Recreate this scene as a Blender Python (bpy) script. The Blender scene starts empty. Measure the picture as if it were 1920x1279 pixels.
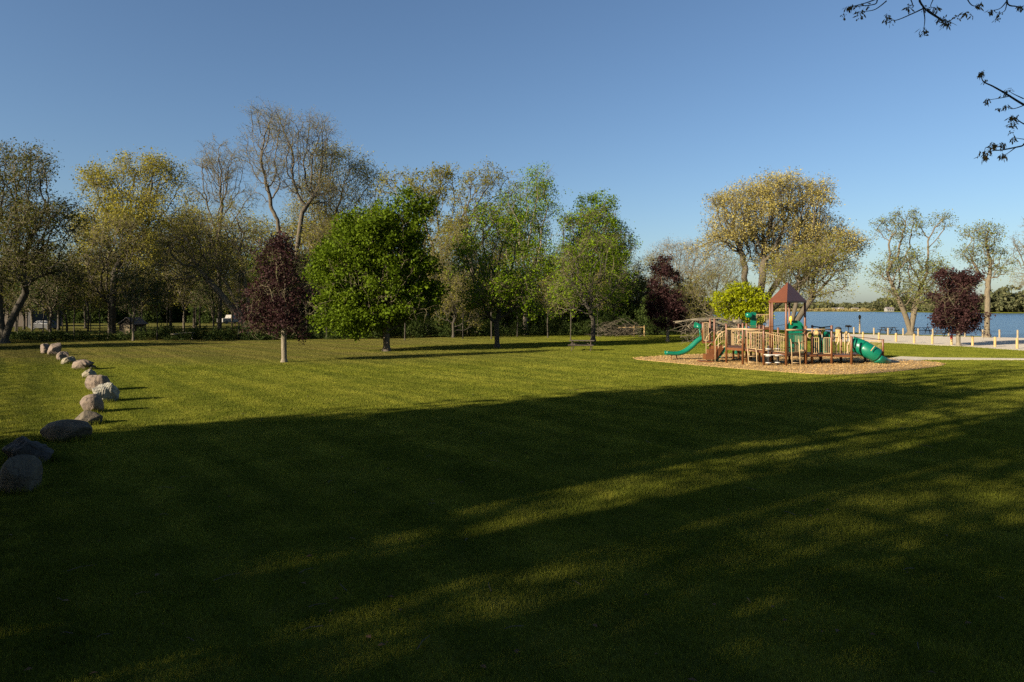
import bpy, math, random
import numpy as np
from mathutils import Vector, Matrix

S = bpy.context.scene
col = S.collection
R = math.radians
rng = np.random.default_rng(7)

# ------------------------------------------------------------------ camera
CAM_H = 3.1
cd = bpy.data.cameras.new('camera')
cd.lens = 24.0; cd.sensor_width = 36.0; cd.shift_y = -0.032
cd.clip_start = 0.1; cd.clip_end = 6000
cam = bpy.data.objects.new('camera', cd); col.objects.link(cam)
cam.location = (0, 0, CAM_H); cam.rotation_euler = (R(90), 0, 0)
S.camera = cam

# ------------------------------------------------------------------ light
SUN_EL, SUN_AZ = 20.5, 34.0          # the light travels towards +X, turned SUN_AZ towards +Y
w = bpy.data.worlds.new('World'); S.world = w; w.use_nodes = True
nt = w.node_tree
sky = nt.nodes.new('ShaderNodeTexSky'); sky.sky_type = 'NISHITA'; sky.sun_disc = False
sky.sun_elevation = R(SUN_EL); sky.sun_rotation = R(236)
sky.air_density = 1.0; sky.dust_density = 1.0; sky.ozone_density = 3.9; sky.altitude = 0
nt.links.new(sky.outputs[0], nt.nodes['Background'].inputs[0])
nt.nodes['Background'].inputs[1].default_value = 0.05
ld = bpy.data.lights.new('sun', 'SUN'); ld.energy = 5.0; ld.angle = R(0.5); ld.color = (1.0, 0.87, 0.68)
sun = bpy.data.objects.new('sun', ld); col.objects.link(sun)
d = Vector((math.cos(R(SUN_EL)) * math.cos(R(SUN_AZ)), math.cos(R(SUN_EL)) * math.sin(R(SUN_AZ)), -math.sin(R(SUN_EL))))
sun.rotation_euler = d.to_track_quat('-Z', 'Y').to_euler()
S.view_settings.view_transform = 'Standard'; S.view_settings.look = 'None'
S.view_settings.exposure = 1.42; S.view_settings.gamma = 1
S.render.engine = 'CYCLES'
S.cycles.max_bounces = 5; S.cycles.diffuse_bounces = 2; S.cycles.glossy_bounces = 2
S.cycles.transmission_bounces = 3; S.cycles.transparent_max_bounces = 4
S.cycles.use_denoising = False

# ------------------------------------------------------------------ helpers
def W(u, v, Y):
    """a spot of the park read off the photograph at distance Y"""
    return np.array([(u - 960) / 1280 * Y, Y, CAM_H - (v - 578) / 1280 * Y])
def G(u, v):
    return W(u, v, 1280 * CAM_H / (v - 578))

def tag(o, label=None, cat=None, group=None, kind=None):
    if label: o['label'] = label
    if cat: o['category'] = cat
    if group: o['group'] = group
    if kind: o['kind'] = kind
    return o
def empty(name, loc, label, cat, group=None):
    o = bpy.data.objects.new(name, None); col.objects.link(o); o.location = loc
    return tag(o, label, cat, group)

def mesh_np(name, V, quads=None, tris=None, mat=None, smooth=False):
    me = bpy.data.meshes.new(name)
    V = np.asarray(V, np.float32)
    nq = 0 if quads is None else len(quads); ntr = 0 if tris is None else len(tris)
    me.vertices.add(len(V)); me.vertices.foreach_set('co', V.ravel())
    loops = []
    if nq: loops.append(np.asarray(quads, np.int32).ravel())
    if ntr: loops.append(np.asarray(tris, np.int32).ravel())
    lp = np.concatenate(loops)
    me.loops.add(len(lp)); me.loops.foreach_set('vertex_index', lp)
    me.polygons.add(nq + ntr)
    st = np.concatenate([np.arange(nq) * 4, nq * 4 + np.arange(ntr) * 3]).astype(np.int32)
    me.polygons.foreach_set('loop_start', st)
    me.polygons.foreach_set('loop_total', np.concatenate([np.full(nq, 4), np.full(ntr, 3)]).astype(np.int32))
    if smooth: me.polygons.foreach_set('use_smooth', np.ones(nq + ntr, bool))
    if mat: me.materials.append(mat)
    me.update(calc_edges=True)
    return me
def link(name, me, parent=None, loc=None):
    o = bpy.data.objects.new(name, me); col.objects.link(o)
    if parent: o.parent = parent
    if loc is not None: o.location = loc
    return o

class MB:
    """collects shapes in world coordinates and links them as ONE mesh object"""
    def __init__(s): s.v = []; s.f = []
    def add(s, vs, fs):
        b = len(s.v); s.v += [tuple(map(float, p)) for p in vs]; s.f += [tuple(i + b for i in f) for f in fs]
    def box(s, c, size, rz=0, mat=None):
        hx, hy, hz = [k / 2 for k in size]; ch = min(hx, hy, hz) * 0.12
        vs = []
        for z, k in ((-hz, ch), (-hz + ch, 0), (hz - ch, 0), (hz, ch)):
            for x, y in ((-hx + k, -hy + k), (hx - k, -hy + k), (hx - k, hy - k), (-hx + k, hy - k)):
                vs.append(Vector((x, y, z)))
        M = (mat or Matrix.Rotation(rz, 3, 'Z'))
        vs = [M @ p + Vector(c) for p in vs]
        fs = [(3, 2, 1, 0), (12, 13, 14, 15)]
        for l in range(3):
            for i in range(4): fs.append((l * 4 + i, l * 4 + (i + 1) % 4, l * 4 + 4 + (i + 1) % 4, l * 4 + 4 + i))
        s.add(vs, fs)
    def tube(s, pts, rad, n=8, cap=True):
        pts = [Vector(p) for p in pts]; m = len(pts)
        if not hasattr(rad, '__len__'): rad = [rad] * m
        t0 = (pts[1] - pts[0]).normalized()
        a = t0.orthogonal().normalized(); vs = []
        for i, p in enumerate(pts):
            t = (pts[min(i + 1, m - 1)] - pts[max(i - 1, 0)]).normalized()
            a = (a - t * a.dot(t)).normalized(); b = t.cross(a)
            for k in range(n):
                q = 2 * math.pi * k / n
                vs.append(p + (a * math.cos(q) + b * math.sin(q)) * rad[i])
        fs = [(i * n + k, i * n + (k + 1) % n, (i + 1) * n + (k + 1) % n, (i + 1) * n + k) for i in range(m - 1) for k in range(n)]
        if cap: fs += [tuple(range(n))[::-1], tuple((m - 1) * n + k for k in range(n))]
        s.add(vs, fs)
    def bar(s, a, b, r, n=6): s.tube([a, b], r, n)
    def plank(s, a, b, wd, th, up=(0, 0, 1)):
        a = Vector(a); b = Vector(b); x = (b - a); L = x.length; x.normalize()
        y = Vector(up).cross(x).normalized(); z = x.cross(y)
        M = Matrix((x, y, z)).transposed()
        s.box((a + b) / 2, (L, wd, th), mat=M)
    def build(s, name, mat, parent=None, smooth=False, label=None):
        off = Vector(parent_world(parent)) if parent else Vector((0, 0, 0))
        me = bpy.data.meshes.new(name)
        me.from_pydata([tuple(Vector(p) - off) for p in s.v], [], s.f); me.materials.append(mat)
        if smooth: me.polygons.foreach_set('use_smooth', [True] * len(me.polygons))
        me.update()
        o = link(name, me, parent)
        if label: o['label'] = label
        return o
def parent_world(p):
    t = Vector((0, 0, 0))
    while p: t = t + Vector(p.location); p = p.parent
    return t
def children(o): return [c for c in bpy.data.objects if c.parent == o]
def copy_tree(o, kids, loc, rz=0, sc=(1, 1, 1), label=None, group=None):
    c = o.copy(); col.objects.link(c); c.location = loc; c.rotation_euler = (0, 0, rz); c.scale = sc
    if label: c['label'] = label
    if group: c['group'] = group
    for k in kids:
        q = k.copy(); col.objects.link(q); q.parent = c
    return c

# ------------------------------------------------------------------ materials
def nmat(name):
    m = bpy.data.materials.new(name); m.use_nodes = True
    n = m.node_tree; return m, n, n.nodes['Principled BSDF']
def noise(n, scale, detail=4, rough=.6, coord='Position', vec=None):
    t = n.nodes.new('ShaderNodeTexNoise'); t.inputs['Scale'].default_value = scale
    t.inputs['Detail'].default_value = detail; t.inputs['Roughness'].default_value = rough
    if vec is None:
        if coord == 'Position':
            g = n.nodes.new('ShaderNodeNewGeometry'); vec = g.outputs['Position']
        else:
            g = n.nodes.new('ShaderNodeTexCoord'); vec = g.outputs[coord]
    n.links.new(vec, t.inputs['Vector']); return t.outputs['Fac']
def ramp(n, fac, stops):
    r = n.nodes.new('ShaderNodeValToRGB'); e = r.color_ramp.elements
    while len(e) < len(stops): e.new(.5)
    for k, (p, c) in enumerate(stops):
        e[k].position = p; e[k].color = (*c, 1) if len(c) == 3 else c
    n.links.new(fac, r.inputs[0]); return r.outputs[0]
def mixc(n, fac, a, b, mode='MIX'):
    m = n.nodes.new('ShaderNodeMix'); m.data_type = 'RGBA'; m.blend_type = mode
    if hasattr(fac, 'node'): n.links.new(fac, m.inputs[0])
    else: m.inputs[0].default_value = fac
    for k, x in ((6, a), (7, b)):
        if hasattr(x, 'node'): n.links.new(x, m.inputs[k])
        else: m.inputs[k].default_value = (*x, 1)
    return m.outputs[2]
def bump(n, p, h, strength=.5, dist=.02):
    b = n.nodes.new('ShaderNodeBump'); b.inputs['Strength'].default_value = strength; b.inputs['Distance'].default_value = dist
    n.links.new(h, b.inputs['Height']); n.links.new(b.outputs[0], p.inputs['Normal'])
def simple(name, c1, c2, scale=6, rough=.6, bmp=.3, dist=.01, coord='Position'):
    m, n, p = nmat(name)
    f = noise(n, scale, coord=coord)
    n.links.new(ramp(n, f, [(.3, c1), (.7, c2)]), p.inputs['Base Color'])
    p.inputs['Roughness'].default_value = rough
    f2 = noise(n, scale * 6, coord=coord)
    if bmp: bump(n, p, f2, bmp, dist)
    return m
def bark_mat(name, c1, c2):
    m, n, p = nmat(name)
    g = n.nodes.new('ShaderNodeNewGeometry')
    mp = n.nodes.new('ShaderNodeMapping'); mp.inputs['Scale'].default_value = (9, 9, 1.6)
    n.links.new(g.outputs['Position'], mp.inputs['Vector'])
    f = noise(n, 1.5, 6, .7, vec=mp.outputs[0])
    n.links.new(ramp(n, f, [(.3, c1), (.7, c2)]), p.inputs['Base Color'])
    p.inputs['Roughness'].default_value = .95
    bump(n, p, f, .9, .05); return m
def leaf_mat(name, c1, c2, trans=.35):
    m, n, p = nmat(name)
    g = n.nodes.new('ShaderNodeNewGeometry')
    rp = g.outputs['Random Per Island']
    f = noise(n, .9, 2)
    a = ramp(n, rp, [(0, c1), (1, c2)])
    c = mixc(n, .5, a, ramp(n, f, [(.38, tuple(k * .8 for k in c1)), (.62, tuple(min(k * 1.12, .9) for k in c2))]))
    n.links.new(c, p.inputs['Base Color']); p.inputs['Roughness'].default_value = .6
    p.inputs['Specular IOR Level'].default_value = .06
    t = n.nodes.new('ShaderNodeBsdfTranslucent'); n.links.new(c, t.inputs['Color'])
    mx = n.nodes.new('ShaderNodeMixShader'); mx.inputs[0].default_value = trans
    n.links.new(p.outputs[0], mx.inputs[1]); n.links.new(t.outputs[0], mx.inputs[2])
    n.links.new(mx.outputs[0], n.nodes['Material Output'].inputs['Surface']); return m

def grass_colour(n):
    a = noise(n, .22, 5, .6); b = noise(n, 2.2, 4, .65); e = noise(n, 14, 3, .6)
    c = ramp(n, a, [(.32, (.132, .150, .016)), (.68, (.172, .184, .026))])
    c = mixc(n, ramp(n, b, [(.5, (0, 0, 0)), (.85, (.6, .6, .6))]), c, (.20, .18, .04))
    c = mixc(n, 1.0, c, ramp(n, noise(n, .9, 6, .7), [(.38, (.72, .76, .7)), (.62, (1.14, 1.1, 1.1))]), 'MULTIPLY')
    wd_ = ramp(n, noise(n, 3.1, 2, .5), [(.66, (0, 0, 0)), (.72, (1, 1, 1))]); c = mixc(n, wd_, c, mixc(n, .5, c, (.05, .085, .012)))
    # thin brown ground towards the wood's edge and in the bare patch by the maples
    g = n.nodes.new('ShaderNodeNewGeometry')
    sx = n.nodes.new('ShaderNodeSeparateXYZ'); n.links.new(g.outputs['Position'], sx.inputs[0])
    mp = n.nodes.new('ShaderNodeMapping'); mp.inputs['Scale'].default_value = (.05, .22, 1)
    n.links.new(g.outputs['Position'], mp.inputs['Vector'])
    st = noise(n, 1.6, 6, .65, vec=mp.outputs[0])
    mr = n.nodes.new('ShaderNodeMapRange'); mr.inputs['From Min'].default_value = 36; mr.inputs['From Max'].default_value = 43
    n.links.new(sx.outputs['Y'], mr.inputs['Value'])
    mr2 = n.nodes.new('ShaderNodeMapRange'); mr2.inputs['From Min'].default_value = 6; mr2.inputs['From Max'].default_value = -10
    n.links.new(sx.outputs['X'], mr2.inputs['Value'])
    mm = n.nodes.new('ShaderNodeMath'); mm.operation = 'MULTIPLY'
    n.links.new(mr.outputs[0], mm.inputs[0]); n.links.new(mr2.outputs[0], mm.inputs[1])
    m2 = n.nodes.new('ShaderNodeMath'); m2.operation = 'MULTIPLY'
    n.links.new(mm.outputs[0], m2.inputs[0]); n.links.new(ramp(n, st, [(.30, (.25, .25, .25)), (.55, (1, 1, 1))]), m2.inputs[1])
    c = mixc(n, m2.outputs[0], c, (.135, .122, .035))
    # rougher unmown turf left of the boulder row
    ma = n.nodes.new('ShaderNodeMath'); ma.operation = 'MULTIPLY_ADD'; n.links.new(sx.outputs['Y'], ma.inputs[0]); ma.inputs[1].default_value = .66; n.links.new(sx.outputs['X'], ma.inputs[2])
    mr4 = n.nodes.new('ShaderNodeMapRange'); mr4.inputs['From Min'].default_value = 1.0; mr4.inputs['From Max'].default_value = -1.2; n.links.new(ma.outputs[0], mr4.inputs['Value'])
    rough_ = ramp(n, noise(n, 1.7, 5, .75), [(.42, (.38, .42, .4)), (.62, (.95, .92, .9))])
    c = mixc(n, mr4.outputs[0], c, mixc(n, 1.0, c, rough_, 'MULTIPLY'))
    # mowing streaks
    mp2 = n.nodes.new('ShaderNodeMapping'); mp2.inputs['Scale'].default_value = (.045, .95, 1)
    mp3 = n.nodes.new('ShaderNodeMapping'); mp3.inputs['Rotation'].default_value = (0, 0, R(52)); n.links.new(g.outputs['Position'], mp3.inputs['Vector']); n.links.new(mp3.outputs[0], mp2.inputs['Vector'])
    s2 = noise(n, 1.2, 3, .5, vec=mp2.outputs[0])
    c = mixc(n, 1.0, c, ramp(n, s2, [(.4, (.80, .84, .78)), (.6, (1.16, 1.12, 1.05))]), 'MULTIPLY')
    return c, e
def grass_ground():
    m, n, p = nmat('turf')
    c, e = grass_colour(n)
    c = mixc(n, .45, c, (.045, .045, .018))
    n.links.new(c, p.inputs['Base Color']); p.inputs['Roughness'].default_value = 1; p.inputs['Specular IOR Level'].default_value = 0
    bump(n, p, e, 1, .08); return m
def grass_blade():
    m, n, p = nmat('grass_blade')
    c, e = grass_colour(n)
    g = n.nodes.new('ShaderNodeNewGeometry')
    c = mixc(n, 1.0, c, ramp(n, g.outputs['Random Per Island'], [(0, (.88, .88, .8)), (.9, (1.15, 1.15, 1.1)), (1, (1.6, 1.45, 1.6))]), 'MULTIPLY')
    n.links.new(c, p.inputs['Base Color']); p.inputs['Roughness'].default_value = .7; p.inputs['Specular IOR Level'].default_value = .08
    t = n.nodes.new('ShaderNodeBsdfTranslucent'); n.links.new(c, t.inputs['Color'])
    mx = n.nodes.new('ShaderNodeMixShader'); mx.inputs[0].default_value = .4
    n.links.new(p.outputs[0], mx.inputs[1]); n.links.new(t.outputs[0], mx.inputs[2])
    n.links.new(mx.outputs[0], n.nodes['Material Output'].inputs['Surface']); return m

M = {}
M['ground'] = grass_ground(); M['blade'] = grass_blade()
M['bark'] = bark_mat('bark', (.045, .037, .024), (.115, .092, .06))
M['bark_dark'] = bark_mat('bark_dark', (.024, .020, .013), (.065, .054, .036))
M['twig'] = bark_mat('twig_bark', (.085, .072, .035), (.17, .14, .07))
M['bark_pale'] = bark_mat('bark_pale', (.09, .075, .05), (.21, .175, .115))
M['bark_tan'] = bark_mat('bark_tan', (.065, .052, .032), (.16, .128, .078))
M['maple'] = leaf_mat('maple_leaf', (.060, .100, .005), (.105, .150, .008))
M['purple'] = leaf_mat('purple_leaf', (.024, .011, .012), (.052, .024, .022), .25)
M['yellowgreen'] = leaf_mat('young_leaf', (.20, .19, .020), (.31, .27, .045))
M['olive'] = leaf_mat('olive_leaf', (.13, .13, .015), (.21, .195, .03))
M['green'] = leaf_mat('green_leaf', (.085, .15, .004), (.14, .20, .007))
M['ochre'] = leaf_mat('ochre_leaf', (.26, .22, .055), (.38, .315, .09))
M['palebrush'] = leaf_mat('pale_bud', (.24, .19, .10), (.34, .27, .16))
M['darkgreen'] = leaf_mat('dark_leaf', (.055, .062, .010), (.10, .10, .018))
M['lime'] = leaf_mat('lime_leaf', (.17, .20, .004), (.26, .28, .008))
M['water_leaf'] = leaf_mat('lakeside_leaf', (.10, .12, .03), (.17, .18, .05))
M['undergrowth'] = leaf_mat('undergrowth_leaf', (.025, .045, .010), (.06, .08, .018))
M['farwood'] = leaf_mat('far_leaf', (.06, .075, .03), (.13, .125, .06))
M['reed'] = leaf_mat('reed', (.26, .22, .09), (.40, .33, .15))
M['samara'] = leaf_mat('samara', (.10, .07, .03), (.20, .14, .05), .4)
M['mulch'] = simple('mulch', (.29, .175, .06), (.43, .28, .105), 5, .95, .6, .03)
M['gravel'] = simple('gravel', (.38, .325, .245), (.50, .44, .345), 3, .95, .6, .02)
M['concrete'] = simple('concrete', (.37, .32, .235), (.47, .41, .31), 4, .9, .3)
M['brown'] = simple('brown_plastic', (.095, .034, .010), (.125, .044, .014), 5, .45, .08)
M['roofbrown'] = simple('roof_brown', (.092, .029, .010), (.115, .036, .013), 3, .5, .05)
M['tan'] = simple('tan_plastic', (.31, .215, .11), (.38, .27, .14), 5, .45, .05)
M['green_plastic'] = simple('green_plastic', (.0, .095, .052), (.002, .125, .070), 2, .35, .03)
M['black'] = simple('black_rubber', (.012, .012, .012), (.025, .025, .025), 8, .6, .1)
M['white'] = simple('white_plastic', (.34, .33, .3), (.42, .4, .37), 4, .4, .05)
M['yellow'] = simple('yellow_plastic', (.62, .38, .04), (.7, .45, .06), 4, .4, .05)
M['red'] = simple('red_paint', (.32, .03, .02), (.4, .05, .03), 4, .5, .1)
M['wood_dark'] = simple('weathered_wood', (.035, .026, .018), (.075, .056, .038), 8, .9, .5)
M['wood_post'] = simple('post_wood', (.27, .18, .065), (.38, .26, .105), 7, .85, .4)
M['wood_grey_post'] = simple('grey_post_wood', (.18, .14, .08), (.30, .235, .135), 7, .9, .4)
M['iron'] = simple('dark_iron', (.012, .012, .013), (.03, .028, .026), 9, .6, .2)
M['siding'] = simple('grey_siding', (.022, .020, .018), (.034, .031, .028), 3, .8, .1)
M['shingle'] = simple('shingle', (.10, .085, .08), (.17, .15, .14), 6, .9, .4)
M['white_paint'] = simple('white_paint', (.45, .44, .42), (.55, .54, .52), 3, .6, .05)
M['cream_siding'] = simple('cream_siding', (.16, .15, .125), (.22, .21, .18), 3, .8, .05)
M['glass'] = simple('dark_glass', (.01, .012, .014), (.02, .022, .025), 3, .08, 0)
M['carpaint'] = simple('dark_car_paint', (.010, .011, .014), (.014, .015, .018), 3, .5, 0)

# ------------------------------------------------------------------ the setting
LAKE = np.array([(320, 20), (150, 38), (100, 51), (75, 62), (54, 70.5), (46, 86), (38, 103), (33, 130), (34, 170), (29, 215), (15, 300), (-20, 450),
                 (-100, 800), (150, 790), (340, 770), (400, 750), (388, 655), (365, 570), (380, 510), (700, 440), (1400, 420), (1400, 20)], float)
def sdist(P):
    A = LAKE; B = np.roll(A, -1, 0); best = np.full(len(P), 1e9); inside = np.zeros(len(P), bool)
    for a, b in zip(A, B):
        ab = b - a; t = np.clip(((P - a) @ ab) / (ab @ ab), 0, 1)
        best = np.minimum(best, np.linalg.norm(P - (a + t[:, None] * ab), axis=1))
        c = ((a[1] > P[:, 1]) != (b[1] > P[:, 1]))
        with np.errstate(divide='ignore', invalid='ignore'):
            xi = (b[0] - a[0]) * (P[:, 1] - a[1]) / (b[1] - a[1] + 1e-12) + a[0]
        inside ^= c & (P[:, 0] < xi)
    return np.where(inside, best, -best)
xs = np.concatenate([np.linspace(-3500, -150, 14)[:-1], np.linspace(-150, 20, 45)[:-1], np.linspace(20, 130, 100)[:-1], np.linspace(130, 480, 70)[:-1], np.linspace(480, 3500, 20)])
ys = np.concatenate([np.linspace(-400, 20, 20)[:-1], np.linspace(20, 140, 110)[:-1], np.linspace(140, 520, 60)[:-1], np.linspace(520, 850, 80)[:-1], np.linspace(850, 4500, 14)])
XX, YY = np.meshgrid(xs, ys); P = np.stack([XX.ravel(), YY.ravel()], 1)
sd = sdist(P)
Z = -2.2 * np.clip((sd + .5) / 3.5, 0, 1)
far = np.clip((P[:, 1] - 860) / 900, 0, 1); Z = np.where(P[:, 1] > 860, far * 14, Z)
nx, ny = len(xs), len(ys)
ii = (np.arange(ny - 1)[:, None] * nx + np.arange(nx - 1)[None, :]).ravel()
Q = np.stack([ii, ii + 1, ii + nx + 1, ii + nx], 1)
me = mesh_np('ground', np.column_stack([P, Z]), quads=Q, mat=M['ground'], smooth=True)
tag(link('ground', me), 'mown park lawn running back to the wood and the lake', kind='structure')

mw, n, p = nmat('lake_water')
p.inputs['Base Color'].default_value = (.035, .075, .13, 1); p.inputs['Roughness'].default_value = .22; p.inputs['IOR'].default_value = 1.33
g_ = n.nodes.new('ShaderNodeNewGeometry'); mp = n.nodes.new('ShaderNodeMapping'); mp.inputs['Scale'].default_value = (.5, 1.3, 1)
n.links.new(g_.outputs['Position'], mp.inputs['Vector'])
h1 = noise(n, 1.1, 5, .65, vec=mp.outputs[0]); bump(n, p, h1, 1.0, .35)
me = mesh_np('water', [(-300, 15, -.75), (3400, 15, -.75), (3400, 1500, -.75), (-300, 1500, -.75)], quads=[(0, 1, 2, 3)], mat=mw)
tag(link('water', me), 'blue rippled lake', kind='structure')

def sheet(name, pts, z, mat, label, kind='structure'):
    c = np.mean(pts, 0); V = [(p[0], p[1], z) for p in pts] + [(p[0], p[1], z - .1) for p in pts]; k = len(pts)
    me = bpy.data.meshes.new(name)
    me.from_pydata(V, [], [tuple(range(k))] + [(i, (i + 1) % k, k + (i + 1) % k, k + i)[::-1] for i in range(k)])
    me.materials.append(mat); me.update()
    return tag(link(name, me), label, kind=kind)
def smooth_poly(pts, it=3, jit=0):
    P = np.array(pts, float)
    for _ in range(it):
        Qn = np.roll(P, -1, 0); P = np.stack([P * .75 + Qn * .25, P * .25 + Qn * .75], 1).reshape(-1, 2)
    if jit: P += rng.normal(0, jit, P.shape)
    return P
mulch_px = [(1172, 672.5), (1250, 679.5), (1330, 687.5), (1400, 693), (1480, 699), (1560, 703.5), (1650, 700), (1720, 693), (1784, 684), (1740, 678), (1690, 676), (1640, 670), (1500, 664), (1400, 662.5), (1300, 665), (1230, 668.5)]
MULCH = smooth_poly([G(u, v)[:2] for u, v in mulch_px], 2)
sheet('mulch_bed', MULCH, .030, M['mulch'], 'tan wood mulch under the playground')
LOT = np.array([G(1535, 640.0)[:2], G(1640, 642)[:2], G(1750, 647.3)[:2], G(1800, 649.3)[:2], G(1925, 658)[:2], G(2300, 684)[:2], G(2500, 668)[:2], G(2100, 640)[:2], G(1920, 634)[:2], G(1800, 631)[:2], G(1700, 629)[:2], G(1590, 626.5)[:2], G(1535, 626)[:2]])
sheet('gravel_lot', LOT, .022, M['gravel'], 'pale gravel lot between the lawn and the lake')
PATH = np.array([G(1640, 677)[:2], G(1670, 672)[:2], G(1690, 669.0)[:2], G(1740, 671)[:2], G(1920, 672.8)[:2], G(2300, 680)[:2], G(2300, 684)[:2], G(1920, 675.2)[:2], G(1800, 675)[:2], G(1740, 675)[:2], G(1700, 677.5)[:2], G(1665, 681)[:2]])
sheet('footpath', PATH, .034, M['concrete'], 'narrow pale concrete path past the playground')

def in_poly(P, A):
    A = np.asarray(A); B = np.roll(A, -1, 0); ins = np.zeros(len(P), bool)
    for a, b in zip(A, B):
        c = ((a[1] > P[:, 1]) != (b[1] > P[:, 1]))
        ins ^= c & (P[:, 0] < (b[0] - a[0]) * (P[:, 1] - a[1]) / (b[1] - a[1] + 1e-12) + a[0])
    return ins

# ------------------------------------------------------------------ grass (stuff)
def patch(name, size, nb, h, wd):
    r = rng; base = np.column_stack([r.normal(0, size, (nb, 2)), np.zeros(nb)])
    a = r.uniform(0, 2 * np.pi, nb); dirw = np.column_stack([np.cos(a), np.sin(a), 0 * a]) * (wd * r.uniform(.6, 1.3, nb))[:, None]
    b = r.uniform(0, 2 * np.pi, nb); hh = h * r.uniform(.45, 1.25, nb)
    lean = np.column_stack([np.cos(b), np.sin(b), 0 * b]) * (hh * r.uniform(.1, .75, nb))[:, None]
    up = np.array([0, 0, 1.]) * hh[:, None]
    v = np.stack([base - dirw, base + dirw, base + dirw * .7 + lean * .35 + up * .6, base - dirw * .7 + lean * .35 + up * .6, base + lean + up], 1)
    i = np.arange(nb) * 5
    return mesh_np(name, v.reshape(-1, 3), quads=np.stack([i, i + 1, i + 2, i + 3], 1), tris=np.stack([i + 3, i + 2, i + 4], 1), mat=M['blade'])
def scatter(name, pts, patches, zoff, label):
    c2 = bpy.data.collections.new(name + '_patches')
    for k, me in enumerate(patches):
        o = bpy.data.objects.new(name + '_patch', me); c2.objects.link(o)
    P3 = np.column_stack([pts, np.full(len(pts), zoff)])
    me = bpy.data.meshes.new(name); me.vertices.add(len(P3)); me.vertices.foreach_set('co', P3.astype(np.float32).ravel()); me.update()
    o = link(name, me); tag(o, label, 'grass', kind='stuff')
    ng = bpy.data.node_groups.new(name, 'GeometryNodeTree')
    ng.interface.new_socket('Geometry', in_out='INPUT', socket_type='NodeSocketGeometry')
    ng.interface.new_socket('Geometry', in_out='OUTPUT', socket_type='NodeSocketGeometry')
    N = ng.nodes.new; gi = N('NodeGroupInput'); go = N('NodeGroupOutput'); ip = N('GeometryNodeInstanceOnPoints'); ci = N('GeometryNodeCollectionInfo')
    ci.inputs['Collection'].default_value = c2; ci.inputs['Separate Children'].default_value = True
    rv = N('FunctionNodeRandomValue'); rv.data_type = 'INT'
    ri = N('FunctionNodeRandomValue'); ri.data_type = 'FLOAT_VECTOR'
    ri.inputs['Min'].default_value = (0, 0, 0); ri.inputs['Max'].default_value = (0, 0, 6.283)
    rs = N('FunctionNodeRandomValue'); rs.data_type = 'FLOAT'
    L = ng.links.new
    [s for s in rv.inputs if s.name == 'Min' and s.enabled][0].default_value = 0
    [s for s in rv.inputs if s.name == 'Max' and s.enabled][0].default_value = len(patches) - 1
    L(gi.outputs[0], ip.inputs['Points']); L(ci.outputs[0], ip.inputs['Instance']); ip.inputs['Pick Instance'].default_value = True
    L([s for s in rv.outputs if s.enabled][0], ip.inputs['Instance Index'])
    L([s for s in ri.outputs if s.enabled][0], ip.inputs['Rotation'])
    L(ip.outputs[0], go.inputs[0])
    md = o.modifiers.new('scatter', 'NODES'); md.node_group = ng
    return o
def lawn_points(y0, y1, step, x0=None, x1=None):
    yy = np.arange(y0, y1, step); out = []
    for y in yy:
        hw = y * .78 + 2
        xx = np.arange(-hw, hw, step); out.append(np.column_stack([xx, np.full(len(xx), y)]))
    P = np.concatenate(out); P = P + rng.uniform(-.15, .15, P.shape) * step
    for A in (MULCH, LOT, PATH):
        B = np.asarray(A); P = P[~in_poly(P, B)]
    P = P[sdist(P) < -1.0]
    return P
near = [patch('grass_near', .55, 3300, .055, .0028) for _ in range(4)]
mid = [patch('grass_mid', .55, 1700, .045, .006) for _ in range(3)]
farp = [patch('grass_far', .8, 1500, .035, .012) for _ in range(3)]
scatter('lawn_grass', lawn_points(4.5, 14, .95), near, 0, 'fine mown grass blades of the shaded foreground lawn')
scatter('lawn_grass', lawn_points(14, 30, .95), mid, 0, 'mown grass blades of the middle lawn')
scatter('lawn_grass', lawn_points(30, 78, 1.35), farp, 0, 'mown grass blades of the far lawn up to the wood')

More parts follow.
